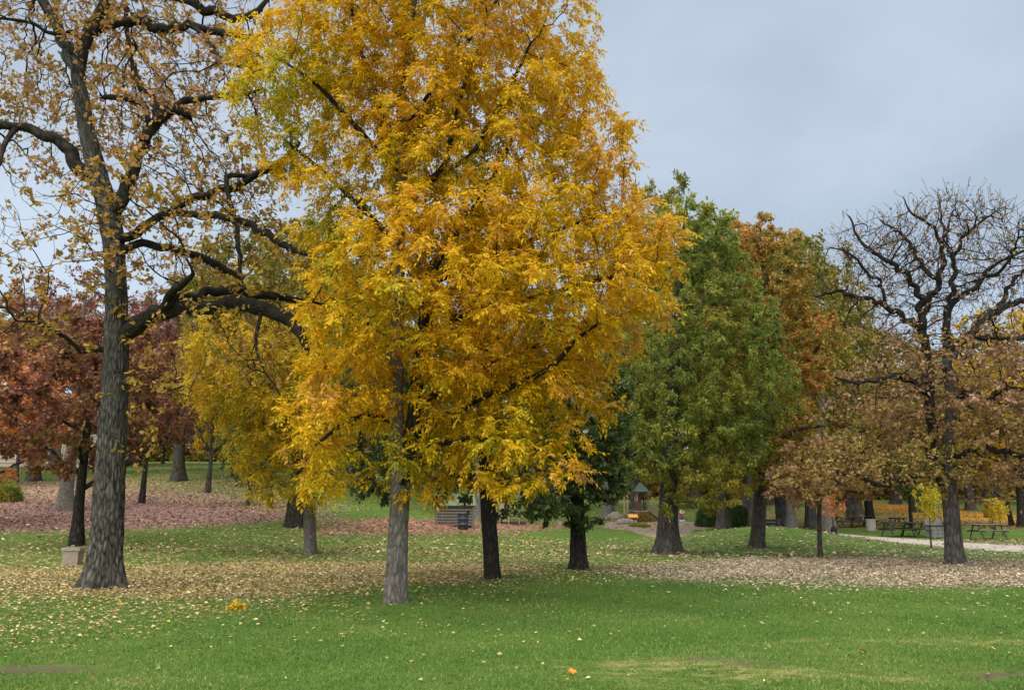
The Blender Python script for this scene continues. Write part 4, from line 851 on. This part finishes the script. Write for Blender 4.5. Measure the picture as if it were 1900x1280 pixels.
# ---------------------------------------------------------------- shrubs
def shrub(p, rx, ry, rz, leafm, n, L, W, name, label, group=None, seed=1, spiky=False):
    rng = np.random.default_rng(seed); root = empty(name, p); tag(root, label, 'shrub', group)
    stems = MB()
    for i in range(9):
        a = i * .7; stems.cyl((0, 0, -.05), (cos(a) * rx * .6, sin(a) * ry * .6, rz * (.5 + .3 * rng.random())), .03, .01, 5)
    stems.build('stems', BK_DARK, root)
    d = nrm(rng.normal(size=(n, 3))); d[:, 2] = np.abs(d[:, 2]); r = (.55 + .5 * rng.random(n) ** .5) * (.75 + .5 * vnoise(d * 3.2, seed + 40))
    P = d * r[:, None] * np.array([rx, ry, rz]); v, f, a = leaves(P, nrm(d + np.array([0, 0, .35])), L, W, rng, -.25 if spiky else .1, .7)
    o_ = mesh('foliage', v, [f], leafm, root, fattr=dict(rnd=a)); o_['kind'] = 'stuff'
GJ = 'juniper bushes beside the play area'
shrub(gp(1318, 977), .98, .9, 1.15, LF_JUNI, 8000, .22, .05, 'juniper_bush', 'dark green juniper bush at the edge of the wood chips', GJ, 3, True)
shrub(gp(1374, 977), .9, .85, 1.45, LF_JUNI, 8000, .24, .05, 'juniper_bush', 'lighter taller juniper bush beside the orange-topped tree trunk', GJ, 4, True)
shrub(gp(1186, 977), .75, .5, .22, LF_GREEN, 1500, .14, .05, 'low_shrub', 'flat green groundcover shrub in the wood chips', None, 5)
shrub(gp(1190, 968), .95, .6, .7, LF_BROWN, 1800, .14, .07, 'brown_shrub', 'brown leafy shrub in front of the play ramp', None, 6)
shrub(gp(8, 930), .9, .9, 1.2, LF_GREEN, 3000, .16, .08, 'green_shrub', 'fresh green shrub at the left edge of the slope', None, 7)

# ---------------------------------------------------------------- grass blades and fallen leaves
rng = np.random.default_rng(60)
def scatter(n, y0, y1, spread=.72, pw=1.0):
    y = y0 + (y1 - y0) * rng.random(n) ** pw; x = (rng.random(n) * 2 - 1) * (spread * y + 1.5); return x, y
x, y = scatter(290000, 6.2, 22, pw=1.3)
d_, r_ = soil(x, y); nn_ = vnoise(np.stack([x * 3.2, y * 7, 0 * x], 1), 9) * .6 + vnoise(np.stack([x * 9, y * 15, 0 * x], 1), 10) * .4
r_ = np.clip((r_ + (nn_ - .5) * 1.5 - .15) * 1.8, 0, 1); d_ = np.clip((d_ + (nn_ - .5) * 1.6 - .32) * 3, 0, 1); keep = (rng.random(len(x)) > d_ * .93) & (rng.random(len(x)) > (litter(x, y)[:, :2].max(1) - .25) * 1.1); x, y, r_ = x[keep], y[keep], r_[keep]
n = len(x); B = np.stack([x, y, h(x, y) - .004], 1); a = rng.random(n) * 2 * pi
hh = (.018 + .024 * rng.random(n)) * (.8 + .4 * vnoise(np.stack([x * 1.5, y * 1.5, 0 * x], 1), 61)) * (1 - .45 * r_); wd = (.0028 + .0032 * rng.random(n)) * (1 + y / 16)
s = np.stack([np.cos(a), np.sin(a), 0 * a], 1) * wd[:, None]; lean = np.stack([rng.normal(0, .5, n), rng.normal(0, .5, n), np.ones(n)], 1) * hh[:, None]
v = np.stack([B - s, B + s, B + lean], 1).reshape(-1, 3)
GB = leafmat('grass_blade', [(.0, (.080, .158, .032)), (.35, (.120, .225, .042)), (.6, (.165, .262, .052)), (.8, (.23, .30, .075)), (1., (.42, .38, .17))], scale=.45, noise=.8, spread=.8, trans=.35)
rr_ = np.clip(rng.random(n) * .75 + r_ * .8 * rng.random(n), 0, 1)
tag(mesh('grass', v, [np.arange(3 * n).reshape(-1, 3)], GB, fattr=dict(rnd=rr_)), 'short mown grass blades of the near lawn', 'grass', kind='stuff')
KINDS = [('tan', 'straw and tan fallen leaves spread under the oak and yellow trees', [(.0, (.17, .11, .045)), (.35, (.38, .27, .11)), (.7, (.54, .42, .21)), (.92, (.68, .57, .34)), (1., (.55, .37, .05))]),
         ('pale', 'pale pinkish fallen leaves in a band before the half-bare oak', [(.0, (.17, .115, .075)), (.4, (.35, .255, .175)), (.75, (.48, .38, .285)), (1., (.66, .56, .43))]),
         ('pink', 'dull mauve fallen leaves covering the left slope', [(.0, (.13, .06, .055)), (.5, (.27, .135, .12)), (1., (.40, .24, .20))]),
         ('rose', 'rose-red fallen leaves around the barrel', [(.0, (.22, .08, .07)), (.5, (.42, .17, .15)), (1., (.58, .32, .27))]),
         ('orange', 'orange fallen leaves across the far right lawn', [(.0, (.35, .14, .02)), (.5, (.58, .27, .05)), (1., (.66, .40, .12))]),
         ('brown', 'brown fallen leaves among the picnic tables', [(.0, (.10, .055, .028)), (.5, (.22, .13, .06)), (1., (.36, .24, .12))])]
sets = [[] for _ in KINDS]
def litterleaf(P, l):
    n = len(P); a = rng.random(n) * 2 * pi; ax = nrm(np.stack([np.cos(a), np.sin(a), rng.normal(.05, .16, n)], 1)); nm = nrm(rng.normal(0, .28, (n, 3)) + np.array([0, 0, 1.]))
    sd = nrm(np.cross(ax, nm)); nm = np.cross(sd, ax); l = l[:, None]; wd = l * (.45 + .4 * rng.random((n, 1))); cu = wd * rng.normal(.15, .22, (n, 1))
    v = np.stack([P, P + ax * l * .45 + sd * wd * .5 + nm * cu, P + ax * l + nm * cu * .5, P + ax * l * .5 - sd * wd * .5 + nm * cu], 1).reshape(-1, 3)
    return v, np.arange(4 * n).reshape(-1, 4), rng.random(n)
for n, y0, y1, L in ((170000, 6.2, 31, .074), (150000, 28, 100, .15)):
    x, y = scatter(n, y0, y1, .78); q = litter(x, y); kmax = np.array([(q[i] / q[i].sum()).cumsum().searchsorted(u) if q[i].sum() > 0 else 0 for i, u in enumerate(rng.random(n))]).clip(0, 5)
    keep = rng.random(n) < q.max(1) * 1.1
    for k_ in range(6):
        m = keep & (kmax == k_); sets[k_].append(np.stack([x[m], y[m], h(x[m], y[m]), np.full(m.sum(), L)], 1))
for (nm, lab, stops), st in zip(KINDS, sets):
    q = np.vstack(st); n = len(q); P = q[:, :3] + np.array([0, 0, .012]) + np.stack([0 * q[:, 0], 0 * q[:, 0], rng.random(n) * .03], 1)
    a = rng.random(n) * 2 * pi; D = np.stack([np.cos(a), np.sin(a), rng.normal(.1, .3, n)], 1) * 3
    lsz = q[:, 3] * (.6 + .7 * rng.random(n)) * np.interp(q[:, 1], [6, 11, 17], [.62, .75, 1.])
    v, f, rn = litterleaf(P, lsz)
    tag(mesh('fallen_leaves', v, [f], leafmat('fallen_' + nm, stops, scale=.6, noise=.35, spread=1.0, trans=.15), fattr=dict(rnd=rn)), lab, 'fallen leaves', 'leaf litter on the lawn', 'stuff')
    print(nm, n)
# a raked-together tuft of yellow leaves and one big orange leaf on the lawn
p = gp(437, 1131); n = 150; d = rng.normal(0, 1, (n, 2)); P = np.stack([p[0] + d[:, 0] * .085, p[1] + d[:, 1] * .08, p[2] + .01 + rng.random(n) * .10 * np.exp(-(d ** 2).sum(1) / 2)], 1)
v, f, rn = leaves(P - p, rng.normal(0, 1, (n, 3)), .085, .04, rng, 0, .6)
o_ = mesh('leaf_clump', v, [f], LF_GOLD, fattr=dict(rnd=rn)); o_.location = p; tag(o_, 'little heap of yellow leaves on the lawn below the oak', 'leaf pile', kind='stuff')
def bigleaf(px, py, sz, col, lab, rz):
    p = gp(px, py); prof = [(0, -.55), (.12, -.15), (.48, -.28), (.36, .02), (.55, .22), (.26, .25), (.12, .55), (0, .62), (-.12, .52), (-.28, .22), (-.52, .25), (-.36, .0), (-.5, -.25), (-.12, -.15)]
    v = [(x_ * sz, y_ * sz, .035 + .25 * sz * abs(x_) + .12 * sz * y_) for x_, y_ in prof] + [(0, 0, .03)]; m_ = len(prof)
    me = bpy.data.meshes.new('fallen_leaf'); me.from_pydata(v, [], [(i, (i + 1) % m_, m_) for i in range(m_)]); me.materials.append(plain('fallen_leaf_' + str(px), col, .6, .3, 20))
    o_ = bpy.data.objects.new('fallen_leaf', me); COL.objects.link(o_); o_.location = p; o_.rotation_euler = (.35, .1, rz); tag(o_, lab, 'leaf', 'single leaves on the near lawn')
bigleaf(1060, 1252, .095, (.55, .20, .03), 'single bright orange maple leaf on the near lawn', .3)
bigleaf(1602, 1214, .11, (.30, .085, .03), 'single red-brown leaf on the dry grass', 1.2)
bigleaf(834, 1268, .10, (.62, .52, .38), 'single cream-coloured leaf low in the middle of the lawn', 2.2)
bigleaf(1841, 1208, .08, (.62, .50, .08), 'single lemon-yellow leaf on the right of the lawn', .9)

# ---------------------------------------------------------------- small things
CONC = plain('concrete_pinkish', (.33, .25, .21), .9, .18, 9, bump=.5); CONC2 = plain('concrete_cap', (.30, .265, .22), .9, .2, 8, bump=.5)
WOODG = plain('wood_weathered', (.17, .155, .13), .85, .3, 5, (1, 1, 8)); WOODD = plain('wood_dark', (.055, .040, .032), .8, .3, 6, (8, 1, 1)); WOODT = plain('wood_tan', (.33, .25, .17), .8, .25, 6)
BROWNP = plain('paint_brown', (.10, .058, .048), .6, .15, 4); METAL = plain('metal_dark', (.045, .038, .034), .5, .2, 8, spec=.5); GREENR = plain('roof_green', (.055, .085, .070), .6, .2, 4)
STONE = plain('stone_grey', (.16, .155, .145), .9, .25, 6, bump=.8); BLUEB = plain('barrel_blue_black', (.022, .026, .038), .45, .25, 6, spec=.5)
ORANGE = plain('plastic_orange', (.72, .30, .07), .5, .1, 4); REDP = plain('paint_red', (.50, .05, .035), .5, .1, 5); BLUEP = plain('paint_blue', (.03, .10, .38), .5, .1, 5); CREAM = plain('paint_cream', (.70, .60, .44), .6, .1, 5); WHITEP = plain('paint_white', (.72, .70, .66), .6, .06, 5)
BLACK = plain('cloth_black', (.012, .012, .013), .8, .2, 10)
# stone pedestal beside the oak
p = gp(134, 1047); root = empty('stone_pedestal', p, .12); tag(root, 'squat pinkish stone pedestal with flat cap beside the oak trunk', 'pedestal')
b = MB(); b.lathe([(.262, -.1), (.262, .0), (.266, .39)], 4); o_ = b.build('body', CONC, root); o_.rotation_euler = (0, 0, pi / 4); o_.scale = (1.15, 1.15, 1)
MB().box((0, 0, .435), (.52, .5, .09)).build('cap', CONC2, root); MB().box((0, 0, .485), (.40, .38, .02)).build('basin', STONE, root)
# picnic tables
def table(p, rz, label, mat=WOODD, top=WOODD):
    root = empty('picnic_table', p, rz); tag(root, label, 'picnic table', 'picnic tables')
    for i in range(5): MB().box((0, -.31 + i * .155, .745), (1.83, .14, .04)).build('plank', top, root)
    for s_ in (-1, 1): MB().box((0, s_ * .68, .44), (1.83, .25, .04)).build('seat', top, root)
    for sx in (-.62, .62):
        b = MB(); b.cyl((sx, -.62, 0), (sx, -.22, .72), .035, k=6); b.cyl((sx, .62, 0), (sx, .22, .72), .035, k=6); b.box((sx, 0, .40), (.05, 1.6, .07)); b.box((sx, 0, .70), (.05, .74, .06)); b.build('leg_frame', METAL, root)
    b = MB(); b.cyl((-.6, 0, .42), (-.05, 0, .70), .02, k=5); b.cyl((.6, 0, .42), (.05, 0, .70), .02, k=5); b.build('brace', METAL, root)
table(gp(1667, 996), .10, 'nearest dark picnic table, left of the right oak trunk', WOODD, WOODD)
table(gp(1704, 995), .35, 'dark picnic table touching the right end of the nearest one', WOODD, WOODD)
table(gp(1666, 981), 1.4, 'small far picnic table seen end-on between two trunks', WOODD, WOODD)
table(gp(1573, 978.5), .15, 'reddish picnic table left of the concrete bin', BROWNP, BROWNP)
table(gp(1603, 977.5), .5, 'dark picnic table half behind the concrete bin', WOODD, WOODD)
table(gp(1834, 999), .05, 'grey weathered picnic table right of the oak trunk', WOODG, WOODG)
# concrete bin
p = gp(1617, 985); root = empty('litter_bin', p); tag(root, 'round pale concrete litter bin beside the picnic tables', 'bin')
PALEC = plain('concrete_pale', (.36, .33, .28), .9, .12, 10, bump=.5)
MB().lathe([(.27, -.05), (.28, .0), (.30, .05), (.30, .62), (.29, .66)], 24).build('drum', PALEC, root); MB().lathe([(.315, .655), (.32, .68), (.32, .74), (.24, .75), (.23, .70)], 24).build('rim', PALEC, root)
# stone grill behind the right oak
p = gp(1738, 998); root = empty('stone_grill', p, .1); tag(root, 'grey stone barbecue grill half behind the right oak trunk', 'grill')
for r_i in range(3):
    for c_i in range(3): MB().box((-.3 + c_i * .3 + (.05 if r_i % 2 else 0), 0, .12 + r_i * .2), (.29, .62, .19)).build('stone_block', STONE, root)
MB().box((.02, 0, .66), (1.0, .7, .06)).build('grate', METAL, root); MB().box((0, .26, .82), (.95, .12, .28)).build('back_wall', STONE, root)
# bag against the thick grey trunk
p = gy(1548, 45.6); root = empty('backpack', p, .2); tag(root, 'black and white bag leaning on the thick grey trunk', 'bag')
MB().lathe([(.06, .0), (.17, .03), (.19, .2), (.16, .42), (.08, .55), (.02, .57)], 14).build('body', BLACK, root, True); MB().lathe([(.16, -.02), (.21, .02), (.20, .10), (.12, .13)], 12, (-.16, -.08, 0)).build('pouch', WHITEP, root, True)
b = MB(); b.cyl((.03, 0, .5), (.06, .1, 1.15), .018, k=6); b.cyl((-.05, 0, .5), (.06, .1, 1.15), .015, k=6); b.build('strap', BLACK, root)
# dark low bench end behind the mound
p = gy(1426, 46); root = empty('park_bench', (p[0], p[1], p[2]), -.5); tag(root, 'dark low bench peeping over the mound right of the trunk', 'bench')
for s_ in range(3): MB().box((0, -.18 + s_ * .17, .46), (1.3, .15, .05)).build('seat_slat', BLACK, root)
for s_ in range(2): MB().box((0, .26, .62 + s_ * .17), (1.3, .04, .14)).build('back_slat', BLACK, root)
for sx in (-.55, .55): MB().box((sx, 0, .22), (.06, .5, .46)).build('leg', METAL, root); MB().box((sx, .24, .62), (.06, .05, .44)).build('back_post', METAL, root)
# barrel
p = gp(859, 982); root = empty('barrel', p); tag(root, 'dark blue steel barrel on the rose-red leaves', 'barrel')
MB().lathe([(.27, 0), (.29, .02), (.29, .26), (.305, .28), (.29, .30), (.29, .56), (.305, .58), (.29, .60), (.29, .84), (.30, .87), (.27, .87), (.27, .8)], 24).build('drum', BLUEB, root, True)
HOOP = plain('metal_hoop', (.12, .13, .16), .5, .2, 6)
for z in (.28, .58): MB().lathe([(.306, z - .015), (.312, z), (.306, z + .015)], 24).build('hoop', HOOP, root)
# weathered play cabin left of the barrel
p = gp(842, 975); root = empty('play_cabin', p, .15); tag(root, 'weathered grey plank play cabin with mossy roof left of the barrel', 'cabin')
Wd, Hh, Dp = 2.1, 1.15, 1.5
for i in range(7): MB().box((0, -Dp / 2, .09 + i * .165), (Wd, .05, .125)).build('plank', WOODG, root)
for i in range(7): MB().box((0, Dp / 2, .09 + i * .165), (Wd, .05, .125)).build('plank', WOODG, root)
for sx in (-1, 1): MB().prism([(-Dp / 2 + .03, 0), (Dp / 2 - .03, 0), (Dp / 2 - .03, Hh), (0, Hh + .55), (-Dp / 2 + .03, Hh)], sx * (Wd / 2 - .06), sx * (Wd / 2 - .02)).build('gable', WOODG, root).rotation_euler = (0, 0, pi / 2)
MB().box((0, 0, .58), (Wd - .2, Dp - .12, 1.14)).build('dark_gap_backing', BLACK, root)  # added black box behind the planks, standing in for shade in their gaps
ROOFM = plain('roof_mossy', (.14, .17, .10), .9, .3, 5, (1, 1, 4))
for sy in (-1, 1): MB().box((0, sy * .46, Hh + .30), (Wd + .3, 1.12, .06), rx=-sy * .62).build('roof_panel', ROOFM, root)
for sx in (-1, 1): MB().box((sx * (Wd / 2 + .0), -Dp / 2 - .03, .55), (.1, .08, 1.15)).build('corner_post', WOODG, root)
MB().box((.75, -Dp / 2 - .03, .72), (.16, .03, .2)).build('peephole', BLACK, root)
# climbing frame
p = gp(1200, 967); root = empty('climbing_frame', p, .0); tag(root, 'brown timber climbing frame with small green roof, ramp and railing', 'play structure', 'playground equipment')
sc = p[1] / F
def wx(px): return (px - 1200) * sc
def wz(py): return (967 - py) * sc
Ht = wz(912)
for xx_, yy_ in ((1184, 0), (1199, 0), (1184, 1.1), (1199, 1.1)): MB().cyl((wx(xx_), yy_, 0), (wx(xx_), yy_, Ht * .97), .06, k=10).build('post', METAL if xx_ > 1190 else WOODT, root)
for xx_ in (1163, 1169, 1207): MB().cyl((wx(xx_), .9, 0), (wx(xx_), .9, Ht * .95), .07, k=10).build('post', WOODT, root)
MB().box((wx(1191), .55, wz(949)), (wx(1203) - wx(1179) + .1, 1.3, .1)).build('platform', WOODT, root)
MB().box((wx(1185), -.06, wz(940)), (.62, .05, wz(932) - wz(949))).build('panel', BROWNP, root)
for i in range(4): MB().cyl((wx(1192) + i * .11, -.06, wz(949)), (wx(1192) + i * .11, -.06, wz(933)), .02, k=6).build('baluster', METAL, root)
b = MB(); b.add([(wx(1178), -.3, Ht - .1), (wx(1206), -.3, Ht - .1), (wx(1206), 1.4, Ht - .1), (wx(1178), 1.4, Ht - .1), (wx(1192), .55, Ht + .75)], [(0, 1, 4), (1, 2, 4), (2, 3, 4), (3, 0, 4), (0, 3, 2, 1)]); b.build('roof', GREENR, root)
L_ = wx(1228) - wx(1203); a_ = math.atan2(wz(949), L_)
MB().box(((wx(1203) + wx(1228)) / 2, .4, wz(949) / 2), (math.hypot(L_, wz(949)), .9, .09), ry=a_).build('ramp', BROWNP, root)
for yy_ in (-.05, .85):
    b = MB(); b.cyl((wx(1205), yy_, wz(935)), (wx(1228), yy_, wz(949) * .0 + .85), .035, k=6)
    for i in range(9):
        q = i / 8; b.cyl((wx(1205) + q * (wx(1228) - wx(1205)), yy_, wz(949) * (1 - q)), (wx(1205) + q * (wx(1228) - wx(1205)), yy_, wz(935) * (1 - q) + .85 * q), .018, k=5)
    b.build('railing', WOODT, root)
MB().prism([(wx(1170), wz(949)), (wx(1174), wz(947)), (wx(1150), .35), (wx(1142), .22), (wx(1142), .12), (wx(1151), .2)], .0, .75).build('slide', WOODG, root)
# toy house with orange roof
p = gp(1174, 969.5); root = empty('toy_house', p, .1); tag(root, 'little play house with orange roof beside the climbing frame', 'toy house', 'playground equipment')
MB().box((0, 0, .22), (.62, .5, .44)).build('wall', plain('plastic_tan', (.48, .34, .2), .6, .1), root)
for sy in (-1, 1): MB().box((0, sy * .17, .52), (.78, .44, .05), rx=-sy * .6).build('roof_panel', ORANGE, root)
MB().box((.0, -.26, .2), (.2, .02, .32)).build('door', BROWNP, root)
for sx in (-.21, .21): MB().box((sx, -.26, .27), (.12, .02, .12)).build('window', BLACK, root)
# boulder
def boulder(p, d, seed, label):
    import bmesh
    bm = bmesh.new(); bmesh.ops.create_icosphere(bm, subdivisions=3, radius=1)
    v = np.array([q.co[:] for q in bm.verts]); k_ = .7 + .5 * vnoise(v * 1.4 + seed, seed) + .2 * vnoise(v * 3.3, seed)
    for q, kk, vv in zip(bm.verts, k_, v): q.co = vv * kk * np.array(d)
    me = bpy.data.meshes.new('boulder'); bm.to_mesh(me); bm.free(); me.materials.append(ROCK); o_ = bpy.data.objects.new('boulder', me); COL.objects.link(o_); o_.location = p; tag(o_, label, 'boulder', 'boulders in the play area')
ROCK = plain('rock', (.22, .185, .155), .9, .25, 3, bump=.9)
boulder(gp(1160, 972), (.75, .5, .45), 3, 'tan boulder left of the little orange-roofed play house')
boulder(gp(1140, 965), (.8, .5, .6), 5, 'tall grey boulder at the foot of the slide')
boulder(gp(1039, 974), (.20, .2, .26), 8, 'small whitish round boulder between the two dark trunks')
# flat painted figure board
p = gp(1265, 967); root = empty('figure_board', p, -.1); tag(root, 'small painted cutout board with cream head, red top and blue base', 'board', 'playground equipment')
s_ = p[1] / F
MB().prism([(-4 * s_, 0), (5 * s_, 0), (5 * s_, 3.2 * s_), (-4 * s_, 3.2 * s_)], -.04, .04).build('base', WHITEP, root); MB().prism([(-3.6 * s_, 3.0 * s_), (4.2 * s_, 3.0 * s_), (4.2 * s_, 8 * s_), (-3.0 * s_, 8 * s_)], -.052, .052).build('lower_panel', BLUEP, root)
MB().prism([(-3 * s_, 7.6 * s_), (2.6 * s_, 7.6 * s_), (2.4 * s_, 14 * s_), (-2.6 * s_, 14.2 * s_)], -.046, .046).build('upper_panel', REDP, root)
MB().prism([(cos(q) * 4.6 * s_ + 1 * s_, sin(q) * 3.6 * s_ + 17 * s_) for q in np.linspace(0, 2 * pi, 15)[:-1]], -.04, .04).build('head', CREAM, root)
MB().prism([(cos(q) * 1.6 * s_ + 1.6 * s_, sin(q) * 1.0 * s_ + 17.5 * s_) for q in np.linspace(0, 2 * pi, 9)[:-1]], -.05, .05).build('dark_mark', BLACK, root)
# play items between the trunks (sandbox edge and ladder)
p = gp(940, 973); root = empty('play_ladder', p, .05); tag(root, 'pale climbing ladder and low timber edge right of the dark trunk', 'play structure', 'playground equipment')
for sx in (.15, .85): MB().cyl((sx, 0, 0), (sx, .25, 2.2), .03, k=8).build('rail', WOODT, root)
for i in range(5): MB().cyl((.15, .05 + i * .045, .4 + i * .38), (.85, .05 + i * .045, .4 + i * .38), .022, k=6).build('rung', WOODT, root)
MB().box((-.3, .2, .1), (3.2, .2, .2)).build('timber_edge', WOODD, root)
for i, c_ in enumerate((BROWNP, WOODT)): MB().box((-.9 + i * .7, .5, .7), (.5, .06, 1.3)).build('panel', c_, root)

# ---------------------------------------------------------------- house far left
p = gy(95, 88); root = empty('house', p, .25); tag(root, 'pale house on the hill behind the maples, far left', 'house')
SID = plain('siding_cream', (.50, .43, .33), .8, .08, 3); RF = plain('roof_grey', (.16, .15, .16), .9, .2, 4); GLS = plain('glass_dark', (.03, .035, .04), .15, .2, 2, spec=.6)
Wd, Dp, Hh = 13., 9., 5.2
MB().box((0, 0, Hh / 2 - .3), (Wd, Dp, Hh + .6)).build('wall', SID, root)
for i in range(12): MB().box((0, -Dp / 2 - .03, .3 + i * .42), (Wd, .05, .36)).build('siding_board', SID, root)
rf = empty('roof', (0, 0, 0)); rf.parent = root
for sy in (-1, 1): MB().box((0, sy * 2.5, Hh + 1.25), (Wd + 1, 6.0, .2), rx=-sy * .52).build('roof_panel', RF, rf)
for sx in (-1, 1): MB().prism([(-Dp / 2, Hh), (Dp / 2, Hh), (0, Hh + 2.5)], sx * (Wd / 2 - .2), sx * (Wd / 2 - .05)).build('gable', SID, root).rotation_euler = (0, 0, pi / 2)
MB().box((3, 0, Hh + 2.6), (.8, .8, 1.6)).build('chimney', STONE, rf)
for i in range(4):
    for z in (1.3, 3.8):
        w_ = MB().box((-4.6 + i * 3.05, -Dp / 2 - .09, z), (1.25, .08, 1.5)).build('window', WHITEP, root); MB().box((-4.6 + i * 3.05, -Dp / 2 - .135, z), (1.0, .04, 1.25)).build('pane', GLS, w_)
MB().box((1.5, -Dp / 2 - .09, 1.0), (1.1, .1, 2.1)).build('door', BROWNP, root)
print('t all', __import__('time').time() - T0)
print('tris', sum(len(m.loops) - 2 * len(m.polygons) for m in bpy.data.meshes))
